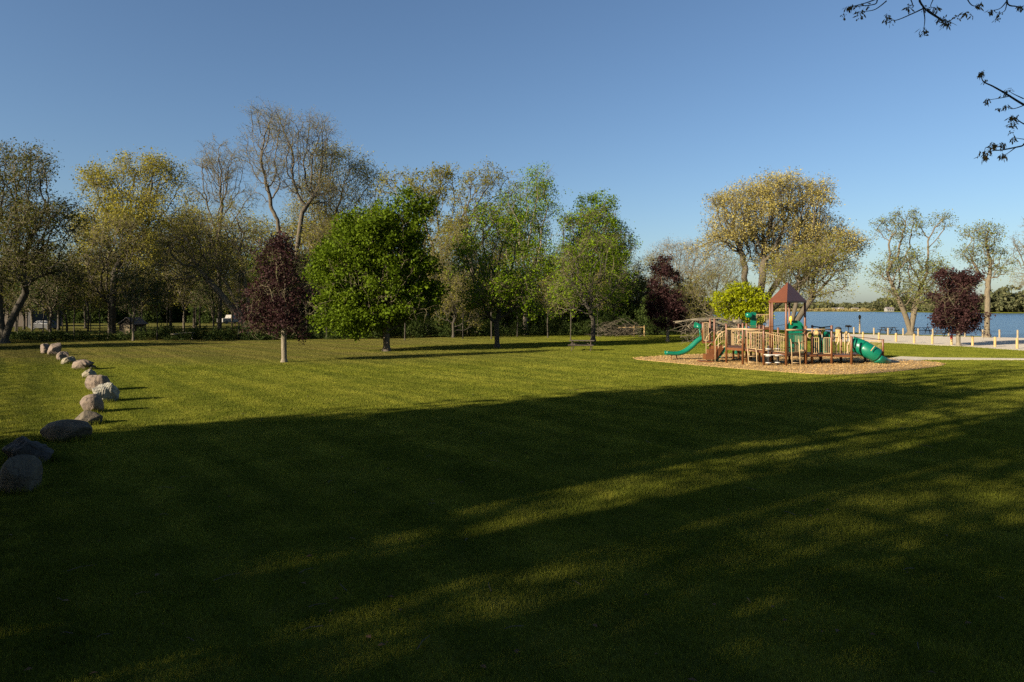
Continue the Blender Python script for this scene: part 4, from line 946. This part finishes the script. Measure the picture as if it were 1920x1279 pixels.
# ------------------------------------------------------------------ bollards
def bollard(x, y, h, r_, mat, label, group, top=None):
    m = MB(); m.tube([(x, y, -.05), (x, y, h - .03), (x, y, h)], [r_, r_, r_ * .8], 10)
    if top:
        e = empty('wooden_bollard', (x, y, 0), label, 'bollard', group); m2 = MB()
        m.build('post', M[mat], e); m2.tube([(x, y, h - .3), (x, y, h + .01), (x, y, h + .03)], [r_ * 1.12, r_ * 1.12, r_ * .7], 10); m2.build('cap', M[top], e)
    else:
        o = m.build('wooden_bollard', M[mat]); 
        me = o.data
        for v_ in me.vertices: v_.co.x -= x; v_.co.y -= y
        o.location = (x, y, 0); tag(o, label, 'bollard', group)
FR = [(1587, 636.5, 'first new bollard from the left, beyond the playground rails'), (1618, 638, 'second new bollard from the left, above the tube slide'), (1648, 640.2, 'third new bollard from the left, by the end of the playground'), (1680, 641.2, 'fourth new bollard from the left along the lot edge'),
      (1714, 644, 'fifth new bollard from the left along the lot edge'), (1748, 645.3, 'new bollard left of the red topped one'), (1784, 647, 'new bollard with a red top left of the purple maple trunk'), (1823.6, 649, 'new bollard just right of the purple maple trunk'), (1865.6, 651, 'new bollard in the shadow on the gravel, second from the right'), (1907, 654, 'rightmost new bollard of the near row')]
for u, v, lab in FR:
    g = G(u, v); bollard(g[0], g[1], .82, .09, 'wood_post', lab, 'new wooden bollards along the near side of the lot', 'red' if 'red top' in lab and 'left of the red' not in lab else None)
BK = [(1601, 627, 'weathered bollard between the grill and the carved pole'), (1638.6, 628.5, 'weathered bollard left of the lakeside picnic table'), (1665, 629, 'weathered bollard in front of the lakeside picnic table'), (1693.4, 629.5, 'weathered bollard left of the forked tree trunk'),
      (1721.5, 630, 'weathered bollard in front of the table at the forked tree'), (1749, 631, 'weathered bollard behind the lot between fork tree and purple maple'), (1778.6, 631.3, 'weathered bollard left behind the purple maple'), (1809, 632, 'weathered bollard right behind the purple maple'),
      (1842.6, 632.6, 'weathered bollard left of the tall bare trunk'), (1874, 633.2, 'weathered bollard right of the tall bare trunk'), (1908, 634, 'weathered bollard farthest right by the lake')]
for u, v, lab in BK:
    g = G(u, v); bollard(g[0], g[1], .85, .085, 'wood_grey_post', lab, 'weathered bollards along the lake side of the lot')

# ------------------------------------------------------------------ playground
pg = empty('playground_structure', (14, 38, 0), 'brown, tan and green playground structure with slides and a pyramid roof', 'playground')
def Wv(u, v, Y): return Vector(W(u, v, Y).tolist())
def zof(v, Y): return CAM_H - (v - 578) / 1280 * Y
def xof(u, Y): return (u - 960) / 1280 * Y
def post(u, Y, vtop, z0=0., r_=.062):
    m = MB(); x = xof(u, Y); z1 = zof(vtop, Y)
    m.tube([(x, Y, z0 - (.05 if z0 == 0 else 0)), (x, Y, z1 - .02), (x, Y, z1)], [r_, r_, r_ * .7], 12); m.build('post', M['brown'], pg, True)
for a in [(1318, 40.3, 604.5, 1.12), (1331.5, 41, 597.5), (1339.5, 40.2, 597.5), (1362, 38.35, 607), (1375, 41.3, 620), (1392.7, 37.2, 605.5), (1399.7, 38.75, 606), (1431.8, 36.75, 610), (1417, 41.2, 592),
          (1444, 37.55, 567), (1448.2, 39.3, 567), (1474, 36.45, 566), (1480, 39.2, 567), (1509.3, 37.9, 567), (1511.5, 37.25, 611), (1522, 37.5, 631), (1523, 39.6, 609.5), (1559.3, 37.4, 610), (1596.4, 37.25, 630.6), (1655.5, 38.6, 636), (1622, 39.9, 664), (1408, 41.2, 622), (1597, 39.6, 632), (1424, 38.75, 609), (1459, 38.7, 614), (1538, 39.75, 613), (1577, 39.7, 621), (1385, 41.25, 607)]:
    post(*a)
def deck(pts, z, th=.10):
    m = MB(); k = len(pts); zz = z if hasattr(z, '__len__') else [z] * k
    m.add([(p[0], p[1], q) for p, q in zip(pts, zz)] + [(p[0], p[1], q - th) for p, q in zip(pts, zz)], [tuple(range(k)), tuple(range(k, 2 * k))[::-1]] + [(i, k + i, k + (i + 1) % k, (i + 1) % k) for i in range(k)])
    m.build('deck', M['brown'], pg)
def quad(u0, Y0, u1, Y1, u2, Y2, u3, Y3): return [(xof(u0, Y0), Y0), (xof(u1, Y1), Y1), (xof(u2, Y2), Y2), (xof(u3, Y3), Y3)]
deck(quad(1316, 40.2, 1341, 40.2, 1341, 41.4, 1316, 41.4), 1.14)
deck(quad(1360, 38.4, 1392, 37.25, 1396, 41.2, 1364, 41.3), .90, .13)
deck(quad(1392.7, 37.25, 1474, 36.5, 1474, 38.6, 1398, 38.8), [.9, .66, .66, .9], .12)
deck(quad(1474, 36.5, 1511, 37.3, 1480, 39.2, 1446, 37.6), .655, .12)
deck(quad(1511, 37.3, 1559, 37.45, 1555, 39.8, 1500, 39.6), .56, .10)
deck(quad(1559, 37.45, 1597, 37.3, 1597, 39.6, 1555, 39.8), .53, .10)
deck(quad(1597, 37.9, 1655, 38.6, 1650, 40, 1597, 39.6), .53, .09)
deck(quad(1405, 40, 1446, 40, 1446, 41.3, 1405, 41.3), 1.95, .10)
# roof
rc = [(1441, 37.5), (1475.5, 36.15), (1512.5, 37.7), (1479, 39.6)]
ez = 3.50; m = MB(); RP = [(xof(u, Y), Y, ez) for u, Y in rc]; ap = (sum(p[0] for p in RP) / 4, sum(p[1] for p in RP) / 4, 4.55)
m.add(RP + [ap], [(0, 1, 4), (1, 2, 4), (2, 3, 4), (3, 0, 4)]); low = [(x, y, z - .09) for x, y, z in RP]
m.add(RP + low, [(i, 4 + i, 4 + (i + 1) % 4, (i + 1) % 4) for i in range(4)]); ins = [(ap[0] + (x - ap[0]) * .97, ap[1] + (y - ap[1]) * .97, z) for x, y, z in low]
m.add(low + ins + [(ap[0], ap[1], 4.42)], [(i, (i + 1) % 4, 4 + (i + 1) % 4, 4 + i) for i in range(4)] + [(4 + i, 4 + (i + 1) % 4, 8) for i in range(4)])
m.build('roof', M['roofbrown'], pg)
# railings with upright bars
def railing(a, b, zb, zt, gap=.11, r_=.012, mat='tan', top=.022, zb2=None, zt2=None, frame=True):
    a = np.array(a, float); b = np.array(b, float); L = np.linalg.norm(b - a); n_ = max(2, int(L / gap)); zb2 = zb if zb2 is None else zb2; zt2 = zt if zt2 is None else zt2
    m = MB()
    for i in range(n_ + 1):
        t = i / n_; p = a + (b - a) * t; rr_ = top if frame and i in (0, n_) else r_
        m.bar((p[0], p[1], zb + (zb2 - zb) * t), (p[0], p[1], zt + (zt2 - zt) * t), rr_)
    m.bar((a[0], a[1], zb), (b[0], b[1], zb2), top, 8); m.bar((a[0], a[1], zt), (b[0], b[1], zt2), top, 8)
    m.build('railing', M[mat], pg)
def xy(u, Y): return (xof(u, Y), Y)
railing(xy(1401, 37.1), xy(1431, 36.8), .95, 1.80, zb2=.85, zt2=1.78)
railing(xy(1433, 36.75), xy(1473, 36.5), .85, 1.78, zb2=.74, zt2=1.55)
railing(xy(1401, 38.7), xy(1446, 38.6), .95, 1.85, zb2=.8, zt2=1.7)
railing(xy(1446, 38.6), xy(1474, 38.6), .8, 1.75, zb2=.74, zt2=1.6)
railing(xy(1476, 36.5), xy(1510, 37.2), .74, 1.72)
railing(xy(1476, 38.9), xy(1508, 38.2), .74, 1.70, .13)
railing(xy(1523.5, 37.5), xy(1535, 37.5), .62, 1.48)
railing(xy(1545, 37.45), xy(1557, 37.4), .62, 1.48)
railing(xy(1418, 41.0), xy(1443, 41.0), 1.98, 2.72, .10)
railing(xy(1347, 38.9), xy(1360, 38.6), .75, 1.62, .11, zb2=.95, zt2=1.80)
railing(xy(1364, 41.1), xy(1395, 41.1), .98, 1.75, .12)
railing(xy(1564, 39.7), xy(1594, 39.6), .6, 1.4, .14)
railing(xy(1320, 40.25), xy(1328, 40.25), 1.2, 2.25, .12)
# stout top bars and panels
m = MB(); m.tube([Wv(1362, 617, 38.2), Wv(1393, 617, 37.1), Wv(1431, 618.5, 36.7)], .042, 8); m.build('top_bar', M['tan'], pg, True)
m = MB(); m.tube([Wv(1474, 618.5, 36.4), Wv(1511, 619, 37.15)], .045, 8); m.build('top_bar', M['tan'], pg, True)
m = MB(); m.tube([Wv(1512, 617.5, 37.2), Wv(1559, 618, 37.3)], .035, 8); m.build('top_bar', M['tan'], pg, True)
m = MB(); m.tube([Wv(1523, 612, 39.6), Wv(1540, 614, 39.6), Wv(1559, 612, 39.0)], .03, 8); m.build('top_bar', M['black'], pg, True, label='dark curved overhead bar')
m = MB()
for k in range(7): m.box((xof(1365.5 + k * 1.75, 38.5), 38.5, 1.44), (.042, .03, .84))
m.box((xof(1371, 38.5), 38.52, 1.85), (.42, .03, .05)); m.box((xof(1371, 38.5), 38.52, 1.03), (.42, .03, .05)); m.build('slat_panel', M['tan'], pg)
def curvy(u, Y, z0, z1, amp, ph, r_=.03):
    return [(xof(u, Y) + amp * math.sin(ph + t * 2 * math.pi), Y, z0 + (z1 - z0) * t) for t in np.linspace(0, 1, 17)]
for (u, ph) in ((1566, 0), (1570, math.pi), (1587, 0), (1591, math.pi)):
    m = MB(); m.tube(curvy(u, 37.6, .58, 1.72, .085, ph), .034, 8); m.build('wavy_pole', M['tan'], pg, True)
for u in (1563.5, 1575.5, 1583.5):
    m = MB(); m.bar((xof(u, 37.5), 37.5, .58), (xof(u, 37.5), 37.5, 1.75), .022, 8); m.build('grab_pole', M['tan'], pg, True)
for (u, Y, z, rr_) in ((1520, 37.9, 1.6, .17), (1387, 37.6, 1.5, .13), (1387.5, 37.6, 1.2, .13), (1531, 38.2, 1.72, .15), (1350, 39.2, 1.62, .17)):
    m = MB(); x = xof(u, Y); m.tube([(x + rr_ * math.cos(t), Y, z + rr_ * math.sin(t)) for t in np.linspace(0, 2 * math.pi, 21)], .024, 8, cap=False); m.build('ring', M['tan'], pg, True)
# ladders
def ladder(u0, u1, Y, z1, rungs, lean=.25):
    m = MB(); x0, x1 = xof(u0, Y), xof(u1, Y)
    for x in (x0, x1): m.tube([(x, Y, 0), (x, Y + lean * .6, z1 * .85), (x, Y + lean, z1)], .024, 8)
    for z in rungs: m.bar((x0, Y + lean * z / z1, z), (x1, Y + lean * z / z1, z), .018, 8)
    m.build('ladder', M['tan'], pg, True)
ladder(1404, 1419.8, 36.7, .95, [.2, .5, .8]); ladder(1485.6, 1500.8, 36.3, 1.45, [.2, .5])
m = MB(); m.tube([(xof(1500.8, 36.5), 36.55, 1.2), (xof(1505, 36.7), 36.7, 1.35), (xof(1509, 37), 37, 1.3)], .022, 8); m.build('hand_loop', M['tan'], pg, True)
# steps
def stepbox(u0, u1, v0, v1, Y, d_):
    x0, x1 = xof(u0, Y), xof(u1, Y); z0, z1 = zof(v1, Y), zof(v0, Y)
    m = MB(); m.box(((x0 + x1) / 2, Y + d_ / 2, (max(z0, .02) + z1) / 2), (x1 - x0, d_, z1 - max(z0, .02))); m.build('step', M['brown'], pg)
stepbox(1323.5, 1340, 664, 674.5, 38.7, .6); stepbox(1330.5, 1348, 655.5, 664, 38.95, .6); stepbox(1341, 1354, 649.5, 657, 39.1, .9)
m = MB(); m.box((xof(1322, 39.2), 39.2, .07), (.75, .8, .06)); m.build('step', M['brown'], pg)
m = MB(); m.plank((xof(1340, 38.65), 38.65, .28), (xof(1355, 38.7), 38.72, .98), .045, .26, up=(0, 0, 1)); m.build('stringer', M['brown'], pg)
m = MB(); m.plank((xof(1341, 39.5), 39.5, .06), (xof(1361, 39.5), 39.5, .9), .7, .05); m.build('stair_back', M['green_plastic'], pg)
for u in (1325.5, 1337.5):
    m = MB(); m.bar((xof(u, 38.9), 38.9, 0), (xof(u, 38.9), 38.9, .2), .03); m.build('step_foot', M['brown'], pg)
m = MB(); m.tube([Wv(1324.5, 680, 38.9) * 1, Wv(1323.8, 636, 38.9), Wv(1325, 632, 38.9), Wv(1334, 622, 39.2), Wv(1339, 620, 39.8)], .022, 8); m.build('handrail', M['tan'], pg, True)
m = MB(); m.tube([Wv(1327, 648.5, 38.9), Wv(1337.5, 639, 39.2)], .02, 8); m.build('handrail', M['tan'], pg, True)
m = MB(); m.tube([Wv(1341, 680.5, 38.55), Wv(1341, 640, 38.55), Wv(1343, 635, 38.55), Wv(1354, 622.5, 38.6), Wv(1361, 620.5, 38.5)], .024, 8); m.build('handrail', M['tan'], pg, True)
m = MB(); m.tube([Wv(1344, 648.5, 38.6), Wv(1355, 639.5, 38.6)], .02, 8); m.build('handrail', M['tan'], pg, True)
# left slide: swept trough
def trough(path, wd, hh, th=.035, side=None, n_=11, depth_=None):
    m = MB(); P = [Vector(p) for p in path]; k = len(P); prof = []
    for i in range(n_):
        a = math.pi * i / (n_ - 1); prof.append((-math.cos(a) * wd / 2, -math.sin(a) ** .5 * hh))
    full = prof + [(x * (1 - 2 * th / wd), z + th) for x, z in prof[::-1]]; K = len(full); vs = []
    for i, p in enumerate(P):
        t = (P[min(i + 1, k - 1)] - P[max(i - 1, 0)]).normalized(); y = Vector((0, 0, 1)).cross(t).normalized(); z = t.cross(y)
        for a, b_ in full: vs.append(p + y * a + z * b_)
    fs = [(i * K + j, i * K + (j + 1) % K, (i + 1) * K + (j + 1) % K, (i + 1) * K + j) for i in range(k - 1) for j in range(K)]
    fs += [tuple(range(K))[::-1], tuple((k - 1) * K + j for j in range(K))]
    m.add(vs, fs); return m
def smooth_path(pts, n_=24):
    P = np.array(pts, float); t = np.arange(len(P)); tt = np.linspace(0, len(P) - 1, n_); out = []
    for q in tt:
        i = int(min(q, len(P) - 1.0001)); f = q - i
        p0 = P[max(i - 1, 0)]; p1 = P[i]; p2 = P[i + 1]; p3 = P[min(i + 2, len(P) - 1)]
        out.append(.5 * ((2 * p1) + (-p0 + p2) * f + (2 * p0 - 5 * p1 + 4 * p2 - p3) * f * f + (-p0 + 3 * p1 - 3 * p2 + p3) * f ** 3))
    return out
sl = trough(smooth_path([W(1318, 629.5, 40.8), W(1306, 638, 40.8), W(1292, 651, 40.8), W(1278, 659, 40.8), W(1264, 660.5, 40.8), W(1248, 659, 40.8)]), .62, .20).build('slide', M['green_plastic'], pg, True)
m = MB()
for u, dy in ((1258.5, -.1), (1269.5, .1)): m.bar((xof(u, 40.8), 40.8 + dy, 0), (xof(u, 40.8), 40.8 + dy, .40), .03)
m.build('slide_foot', M['brown'], pg)
# hood of the slide
m = MB(); a = []
for t in np.linspace(0, math.pi, 13): a.append((.33 * math.cos(t), .25 + .28 * math.sin(t)))
xh = xof(1312, 40.8)
for kx, (dx, sc_) in enumerate(((-.22, 1.15), (.0, 1.0), (.22, .95))): pass
vs = []
for dx, sc_ in ((-.26, 1.2), (-.05, 1.02), (.2, .95)):
    for q, z in a: vs.append((xh + dx, 40.8 + q * sc_, 1.65 + z * sc_))
    for q, z in a[::-1]: vs.append((xh + dx, 40.8 + q * sc_ * .9, 1.65 + z * sc_ * .93))
K = 26; m.add(vs, [(i * K + j, i * K + (j + 1) % K, (i + 1) * K + (j + 1) % K, (i + 1) * K + j) for i in range(2) for j in range(K)] + [tuple(range(K))[::-1], tuple(2 * K + j for j in range(K))])
for sy in (-1, 1): m.plank((xh + .15, 40.8 + sy * .31, 1.2), (xh + .05, 40.8 + sy * .31, 1.95), .12, .05, up=(1, 0, 0))
m.build('slide_hood', M['green_plastic'], pg, True)
# upper tower panel and hood
m = MB(); m.box((xof(1412.5, 40.6), 40.6, 2.35), (.32, .06, .9)); m.tube([(xof(1412.5, 40.6) + .16 * math.cos(t), 40.6, 2.78 + .06 * math.sin(t)) for t in np.linspace(0, math.pi, 9)], .035, 8); m.build('panel', M['green_plastic'], pg)
m = MB(); c = Wv(1403.5, 592, 40.4); m.tube([c + Vector((-.16, 0, .02)), c + Vector((-.06, 0, .03)), c + Vector((.12, 0, 0)), c + Vector((.2, 0, 0))], [.12, .17, .17, .14], 12); m.build('slide_hood', M['green_plastic'], pg, True)
trough(smooth_path([W(1404, 612, 41), W(1398, 622, 42), W(1392, 640, 42.8), W(1387, 656, 43.2), W(1384, 660, 43.6)]), .5, .2).build('slide', M['green_plastic'], pg, True)
# green arched panels
def arch(u, Y, wd, z0, z1, th=.06, mat='green_plastic', hole=True):
    x = xof(u, Y); m = MB(); o_ = [(x - wd/2, z0)] + [(x + wd/2 * -math.cos(t), z1 - wd/2 + wd/2 * math.sin(t)) for t in np.linspace(0, math.pi, 15)] + [(x + wd/2, z0)]
    if hole:
        i_ = [(x - wd*.28, z0)] + [(x + wd*.28 * -math.cos(t), z1 - wd/2 + wd*.28 * math.sin(t)) for t in np.linspace(0, math.pi, 15)] + [(x + wd*.28, z0)]
        k = len(o_); vs = [(a, Y, b_) for a, b_ in o_ + i_] + [(a, Y + th, b_) for a, b_ in o_ + i_]
        fs = []
        for i in range(k - 1): fs += [(i, i + 1, k + i + 1, k + i), (2*k + i, 3*k + i, 3*k + i + 1, 2*k + i + 1), (i, 2*k + i, 2*k + i + 1, i + 1), (k + i, k + i + 1, 3*k + i + 1, 3*k + i)]
        m.add(vs, fs)
        m.box((x, Y + th * .5, z0 + .3), (wd * .6, th * .6, .6))
    else:
        k = len(o_); m.add([(a, Y, b_) for a, b_ in o_] + [(a, Y + th, b_) for a, b_ in o_], [tuple(range(k)), tuple(range(k, 2*k))[::-1]] + [(i, k + i, k + (i + 1) % k, (i + 1) % k) for i in range(k)])
    m.build('arch_panel', M[mat], pg)
arch(1491.5, 38.4, .98, .62, 2.42, .10, hole=False); arch(1492, 38.25, .74, 1.2, 2.28, .06); arch(1531, 39.2, .42, .56, 1.72, .07); arch(1551, 39.2, .46, .56, 1.78, .07, hole=False); arch(1551, 39.1, .34, .7, 1.66, .05)
m = MB(); c = Wv(1483, 600, 38.2); m.tube([c + Vector((0, 0, -.26)), c + Vector((0, 0, -.05)), c, c + Vector((0, 0, .1)), c + Vector((0, 0, .22))], [.03, .05, .1, .09, .04], 10); m.build('telescope', M['yellow'], pg, True)
m = MB(); m.tube([(xof(1540, 40.4), 40.4, 0), (xof(1540, 40.4), 40.4, 1.2)], .06, 10); m.build('drum_post', M['brown'], pg)
m = MB(); m.tube([(xof(1544, 40), 40, 1.55), (xof(1544, 40), 40, 2.0)], .10, 10); m.build('drum', M['yellow'], pg, True)
m = MB(); c = Wv(1532, 622, 38.9); m.tube([c + Vector((0, 0, -.16)), c + Vector((0, 0, -.05)), c + Vector((0, 0, .1)), c + Vector((0, 0, .2))], [.16, .15, .06, .02], 12); m.build('bell', M['wood_post'], pg, True)
# stepping pods in front of the bridge
for u, Y in ((1441, 36.6), (1458, 36.8)):
    m = MB(); x = xof(u, Y); m.tube([(x, Y, 0), (x, Y, 1.1)], .05, 10); m.build('pod_pole', M['black'], pg, True)
    for z in (.18, .55, .92):
        m = MB(); m.tube([(x, Y, z - .02), (x, Y, z + .02)], .15, 14); m.build('pod_step', M['white'], pg, True)
m = MB(); m.tube([Wv(1432, 665, 36.7), Wv(1445, 665.5, 36.5), Wv(1462, 665, 36.5), Wv(1472, 667, 36.5)], .025, 8); m.build('climbing_bar', M['white'], pg, True)
# net over the bridge
m = MB()
for k in range(9):
    a = Wv(1405 + k * 3, 626, 37.9); b_ = Wv(1405 + k * 3 + 12, 655, 37.9); m.bar(a, b_, .012, 4); a = Wv(1417 + k * 3, 626, 37.9); b_ = Wv(1405 + k * 3, 655, 37.9); m.bar(a, b_, .012, 4)
m.build('climbing_net', M['black'], pg)
# mesh panel and dark cables at the right end
m = MB(); m.tube([Wv(1597, 631.5, 38.2), Wv(1630, 634, 38.4), Wv(1655, 637.5, 38.6)], .018, 6); m.build('cable', M['brown'], pg)
m = MB(); m.tube([Wv(1400, 611.5, 38.6), Wv(1432, 611, 36.8)], .012, 6); m.tube([Wv(1432, 614.5, 36.8), Wv(1473, 608.5, 38.7)], .012, 6); m.build('cable', M['brown'], pg)
railing(xy(1622, 39.4), xy(1654, 38.8), .62, 1.25, .06, .008, top=.02)
# tube slide at the right: closed above, open trough below
def tube_section(path, rad, mat='green_plastic', name='tube_slide'):
    m = MB(); P = [Vector(p) for p in path]; n_ = 20; k = len(P); vs = []
    for rsc in (1, .93):
        for i, p in enumerate(P):
            t = (P[min(i + 1, k - 1)] - P[max(i - 1, 0)]).normalized(); y = Vector((0, 0, 1)).cross(t).normalized(); z = t.cross(y)
            for j in range(n_):
                q = 2 * math.pi * j / n_; vs.append(p + (y * math.cos(q) + z * math.sin(q)) * rad[i] * rsc)
    N_ = k * n_; fs = []
    for i in range(k - 1):
        for j in range(n_):
            a, b_, c_, d_ = i*n_+j, i*n_+(j+1)%n_, (i+1)*n_+(j+1)%n_, (i+1)*n_+j
            fs += [(a, b_, c_, d_), (N_+a, N_+d_, N_+c_, N_+b_)]
    for j in range(n_):
        fs += [(j, N_+j, N_+(j+1)%n_, (j+1)%n_), ((k-1)*n_+j, (k-1)*n_+(j+1)%n_, N_+(k-1)*n_+(j+1)%n_, N_+(k-1)*n_+j)]
    m.add(vs, fs); return m.build(name, M[mat], pg, True)
sp_ = smooth_path([W(1598, 645.5, 38.4), W(1611, 649, 38.2), W(1625, 656, 37.9), W(1638, 663, 37.8), W(1649, 670.5, 37.9), W(1657, 676, 38.3)], 26)
rad = [.43 - .04 * i / 25 for i in range(26)]; rad[0] = .47; rad[1] = .45
for i0, i1 in ((0, 8), (8, 17)):
    rs = rad[i0:i1 + 1]; rs = list(rs); rs[0] += .012; rs[-1] += .012
    tube_section(sp_[i0:i1 + 1], rs)
trough([p + np.array([0, 0, .0]) for p in sp_[17:]], .80, .40, .05).build('slide_exit', M['green_plastic'], pg, True)
m = MB(); m.bar(Wv(1640, 649, 37.35), Wv(1633, 658, 37.3), .025); m.build('slide_bracket', M['tan'], pg)
m = MB(); m.bar((xof(1652, 38.1), 38.1, 0), (xof(1652, 38.1), 38.1, .2), .04); m.build('slide_foot', M['brown'], pg)

# ------------------------------------------------------------------ overhanging branch from a tree on the right
b = np.array([9.6, 3.4, 0.])
ot = empty('overhanging_maple', tuple(b), 'maple whose budding twigs hang in at the upper right corner', 'tree')
Yo = 7.2
br = [
 ([(2050, -260), (1900, -120), (1790, -40), (1728, -10), (1733, 15), (1760, 35)], .022), ([(1733, 15), (1712, 25), (1680, 38), (1664, 34)], .008), ([(1730, 10), (1734, 35), (1732, 55)], .008), ([(1760, 35), (1775, 42)], .007), ([(1738, 18), (1765, 36), (1777, 42)], .009),
 ([(1790, -40), (1700, -25), (1650, -5), (1640, 8), (1600, 12)], .012), ([(1650, -5), (1625, 5), (1590, 14)], .008), ([(1662, 2), (1640, 18), (1613, 22)], .007), ([(1700, -20), (1712, 12), (1703, 14)], .007),
 ([(1777, 42), (1795, 30), (1812, 24)], .006), ([(1800, -30), (1820, 8), (1838, 10)], .008), ([(1760, -20), (1745, 10), (1752, 14)], .006), ([(1900, -60), (1888, 2), (1905, 12), (1918, 12)], .012), ([(1888, 2), (1875, 16), (1857, 20)], .007), ([(1888, 4), (1884, 20), (1872, 26)], .006),
 ([(2080, 330), (1960, 215), (1919, 196), (1885, 175), (1862, 162), (1843, 152), (1840, 136)], .016), ([(1895, 180), (1875, 184), (1850, 188)], .006), ([(1919, 185), (1900, 176), (1891, 170)], .006), ([(1921, 197), (1900, 204), (1886, 200)], .006),
 ([(1960, 250), (1919, 232), (1905, 222), (1898, 218)], .009), ([(1910, 228), (1900, 232)], .005), ([(1960, 260), (1930, 262), (1900, 258)], .008), ([(2000, 300), (1930, 270), (1915, 274), (1880, 281), (1860, 283), (1845, 292)], .012), ([(1883, 280), (1875, 275), (1860, 272)], .006), ([(1870, 282), (1850, 276), (1846, 285)], .006), ([(1905, 276), (1890, 287), (1882, 291)], .006), ([(1885, 281), (1880, 270)], .005)]
def oy(u, v): return Yo + (u - 1750) / 600
m = MB(); tips = []; r = np.random.default_rng(4)
hub1 = W(2050, -260, oy(2050, 0)); hub2 = W(2080, 330, oy(2080, 0))
m.tube([b, b + (0, 0, 1.5), b + (-.1, .1, 3.2), b + (-.1, .3, 5.5), b + (0, .4, 8), b + (.2, .3, 11)], [.34, .28, .25, .2, .15, .05], 12)
m.tube([b + (-.1, .15, 3.6), (hub2 + b + (0, 0, 4.2)) / 2 + (0, .3, .1), hub2], [.12, .07, .016], 8)
m.tube([b + (-.1, .3, 6), (hub1 + b + (0, 0, 7.2)) / 2 + (0, .2, .3), hub1], [.13, .07, .022], 8)
for a_ in np.linspace(.6, 5.2, 9):
    h0 = 4 + a_ * 1.1; d_ = np.array([math.cos(a_ - 1.9), math.sin(a_ - 1.9), .55]) * (4.2 - a_ * .3); m.tube([b + (0, .3, h0), b + (0, .3, h0) + d_ * .5 + (0, 0, .3), b + (0, .3, h0) + d_], [.09, .05, .015], 6)
for pp, r0 in br:
    Q3 = smooth_path([W(u, v, oy(u, v)) for u, v in pp], 4 * len(pp)); k = len(Q3)
    m.tube(Q3, [max(r0 * (1 - .75 * i / (k - 1)), .0028) for i in range(k)], 6); tips.append((Q3[-1], 1.)); 
    if k > 12: tips.append((Q3[int(k * .8)] + r.normal(0, .01, 3), .7))
    for _ in range(1): tips.append((Q3[-1] + r.normal(0, .03, 3), .6))
o = m.build('trunk', M['bark_dark'], ot, True)
# hanging bud clusters
V = []; F = []
for c, s_ in tips:
    nb = int(16 * s_)
    for i in range(nb):
        st = c + r.normal(0, .014, 3); L_ = r.uniform(.03, .085) * s_; dr = np.array([r.normal(0, .4), r.normal(0, .4), -1 + r.uniform(0, .8)]); dr /= np.linalg.norm(dr); e_ = st + dr * L_
        wv = np.cross(dr, r.normal(size=3)); wv /= np.linalg.norm(wv); wv *= r.uniform(.004, .011); k = len(V); md_ = (st + e_) / 2 + dr * L_ * .15
        V += [st, md_ - wv, e_, md_ + wv]; F.append((k, k + 1, k + 2, k + 3))
V = np.array(V) - b
link('buds', mesh_np('buds', V, quads=F, mat=M['samara']), ot)

# ------------------------------------------------------------------ fallen leaves in the grass
r = np.random.default_rng(77); V = []; F = []
for i in range(110):
    Y = 5.5 + 22 * r.uniform() ** 1.6; x = r.uniform(-.75, .75) * Y; c = np.array([x, Y, .045]); a = r.uniform(0, 6.28); s_ = r.uniform(.018, .045)
    for q in ((s_, 0, .0), (0, s_ * .6, .012), (-s_, 0, 0), (0, -s_ * .6, .006)):
        V.append(c + np.array([q[0] * math.cos(a) - q[1] * math.sin(a), q[0] * math.sin(a) + q[1] * math.cos(a), q[2]]))
    k = i * 4; F.append((k, k + 1, k + 2, k + 3))
M['deadleaf'] = leaf_mat('dead_leaf', (.08, .045, .02), (.18, .10, .05), .2)
tag(link('fallen_leaves', mesh_np('fallen_leaves', V, quads=F, mat=M['deadleaf'])), 'a few dry brown leaves scattered on the shaded lawn', 'leaves', kind='stuff')

# ------------------------------------------------------------------ loose wood chips on the mulch bed, a few kicked into the grass
r = np.random.default_rng(31); lo_, hi_ = MULCH.min(0), MULCH.max(0); P = r.uniform(lo_ - .3, hi_ + .3, (26000, 2))
cen = MULCH.mean(0); P = P[in_poly(P, cen + (MULCH - cen) * 1.012)]; k = len(P)
a = r.uniform(0, 6.28, k); L_ = r.uniform(.015, .045, k); wd_c = r.uniform(.008, .018, k); tl = r.uniform(-.25, .25, k)
hump = .03 * np.sin(P[:, 0] * 1.7) * np.cos(P[:, 1] * 2.3)
ax = np.column_stack([np.cos(a) * L_, np.sin(a) * L_, tl * L_]); bx = np.column_stack([-np.sin(a) * wd_c, np.cos(a) * wd_c, r.uniform(-.01, .01, k)])
c0 = np.column_stack([P, .045 + np.abs(hump) * .5 + r.uniform(0, .015, k)])
V = np.stack([c0 - ax - bx, c0 + ax - bx, c0 + ax + bx, c0 - ax + bx], 1).reshape(-1, 3)
M['chip'] = leaf_mat('wood_chip', (.25, .15, .05), (.50, .33, .13), .05)
tag(link('mulch_chips', mesh_np('mulch_chips', V, quads=np.arange(k * 4).reshape(-1, 4), mat=M['chip'])), 'loose wood chips strewn over the mulch bed', kind='stuff')
# fallen twigs on the foreground lawn
m = MB(); r = np.random.default_rng(32)
for i in range(60):
    Y = 6 + 24 * r.uniform() ** 1.5; x = r.uniform(-.7, .7) * Y; a = r.uniform(0, 6.28); L = r.uniform(.08, .3)
    p0 = np.array([x, Y, .045]); d1 = np.array([math.cos(a), math.sin(a), .05]); m.tube([p0, p0 + d1 * L * .5 + (0, 0, .015), p0 + d1 * L + (.02, .01, 0)], [.005, .004, .002], 4)
tag(m.build('fallen_twigs', M['bark']), 'small dry twigs lying in the foreground grass', kind='stuff')
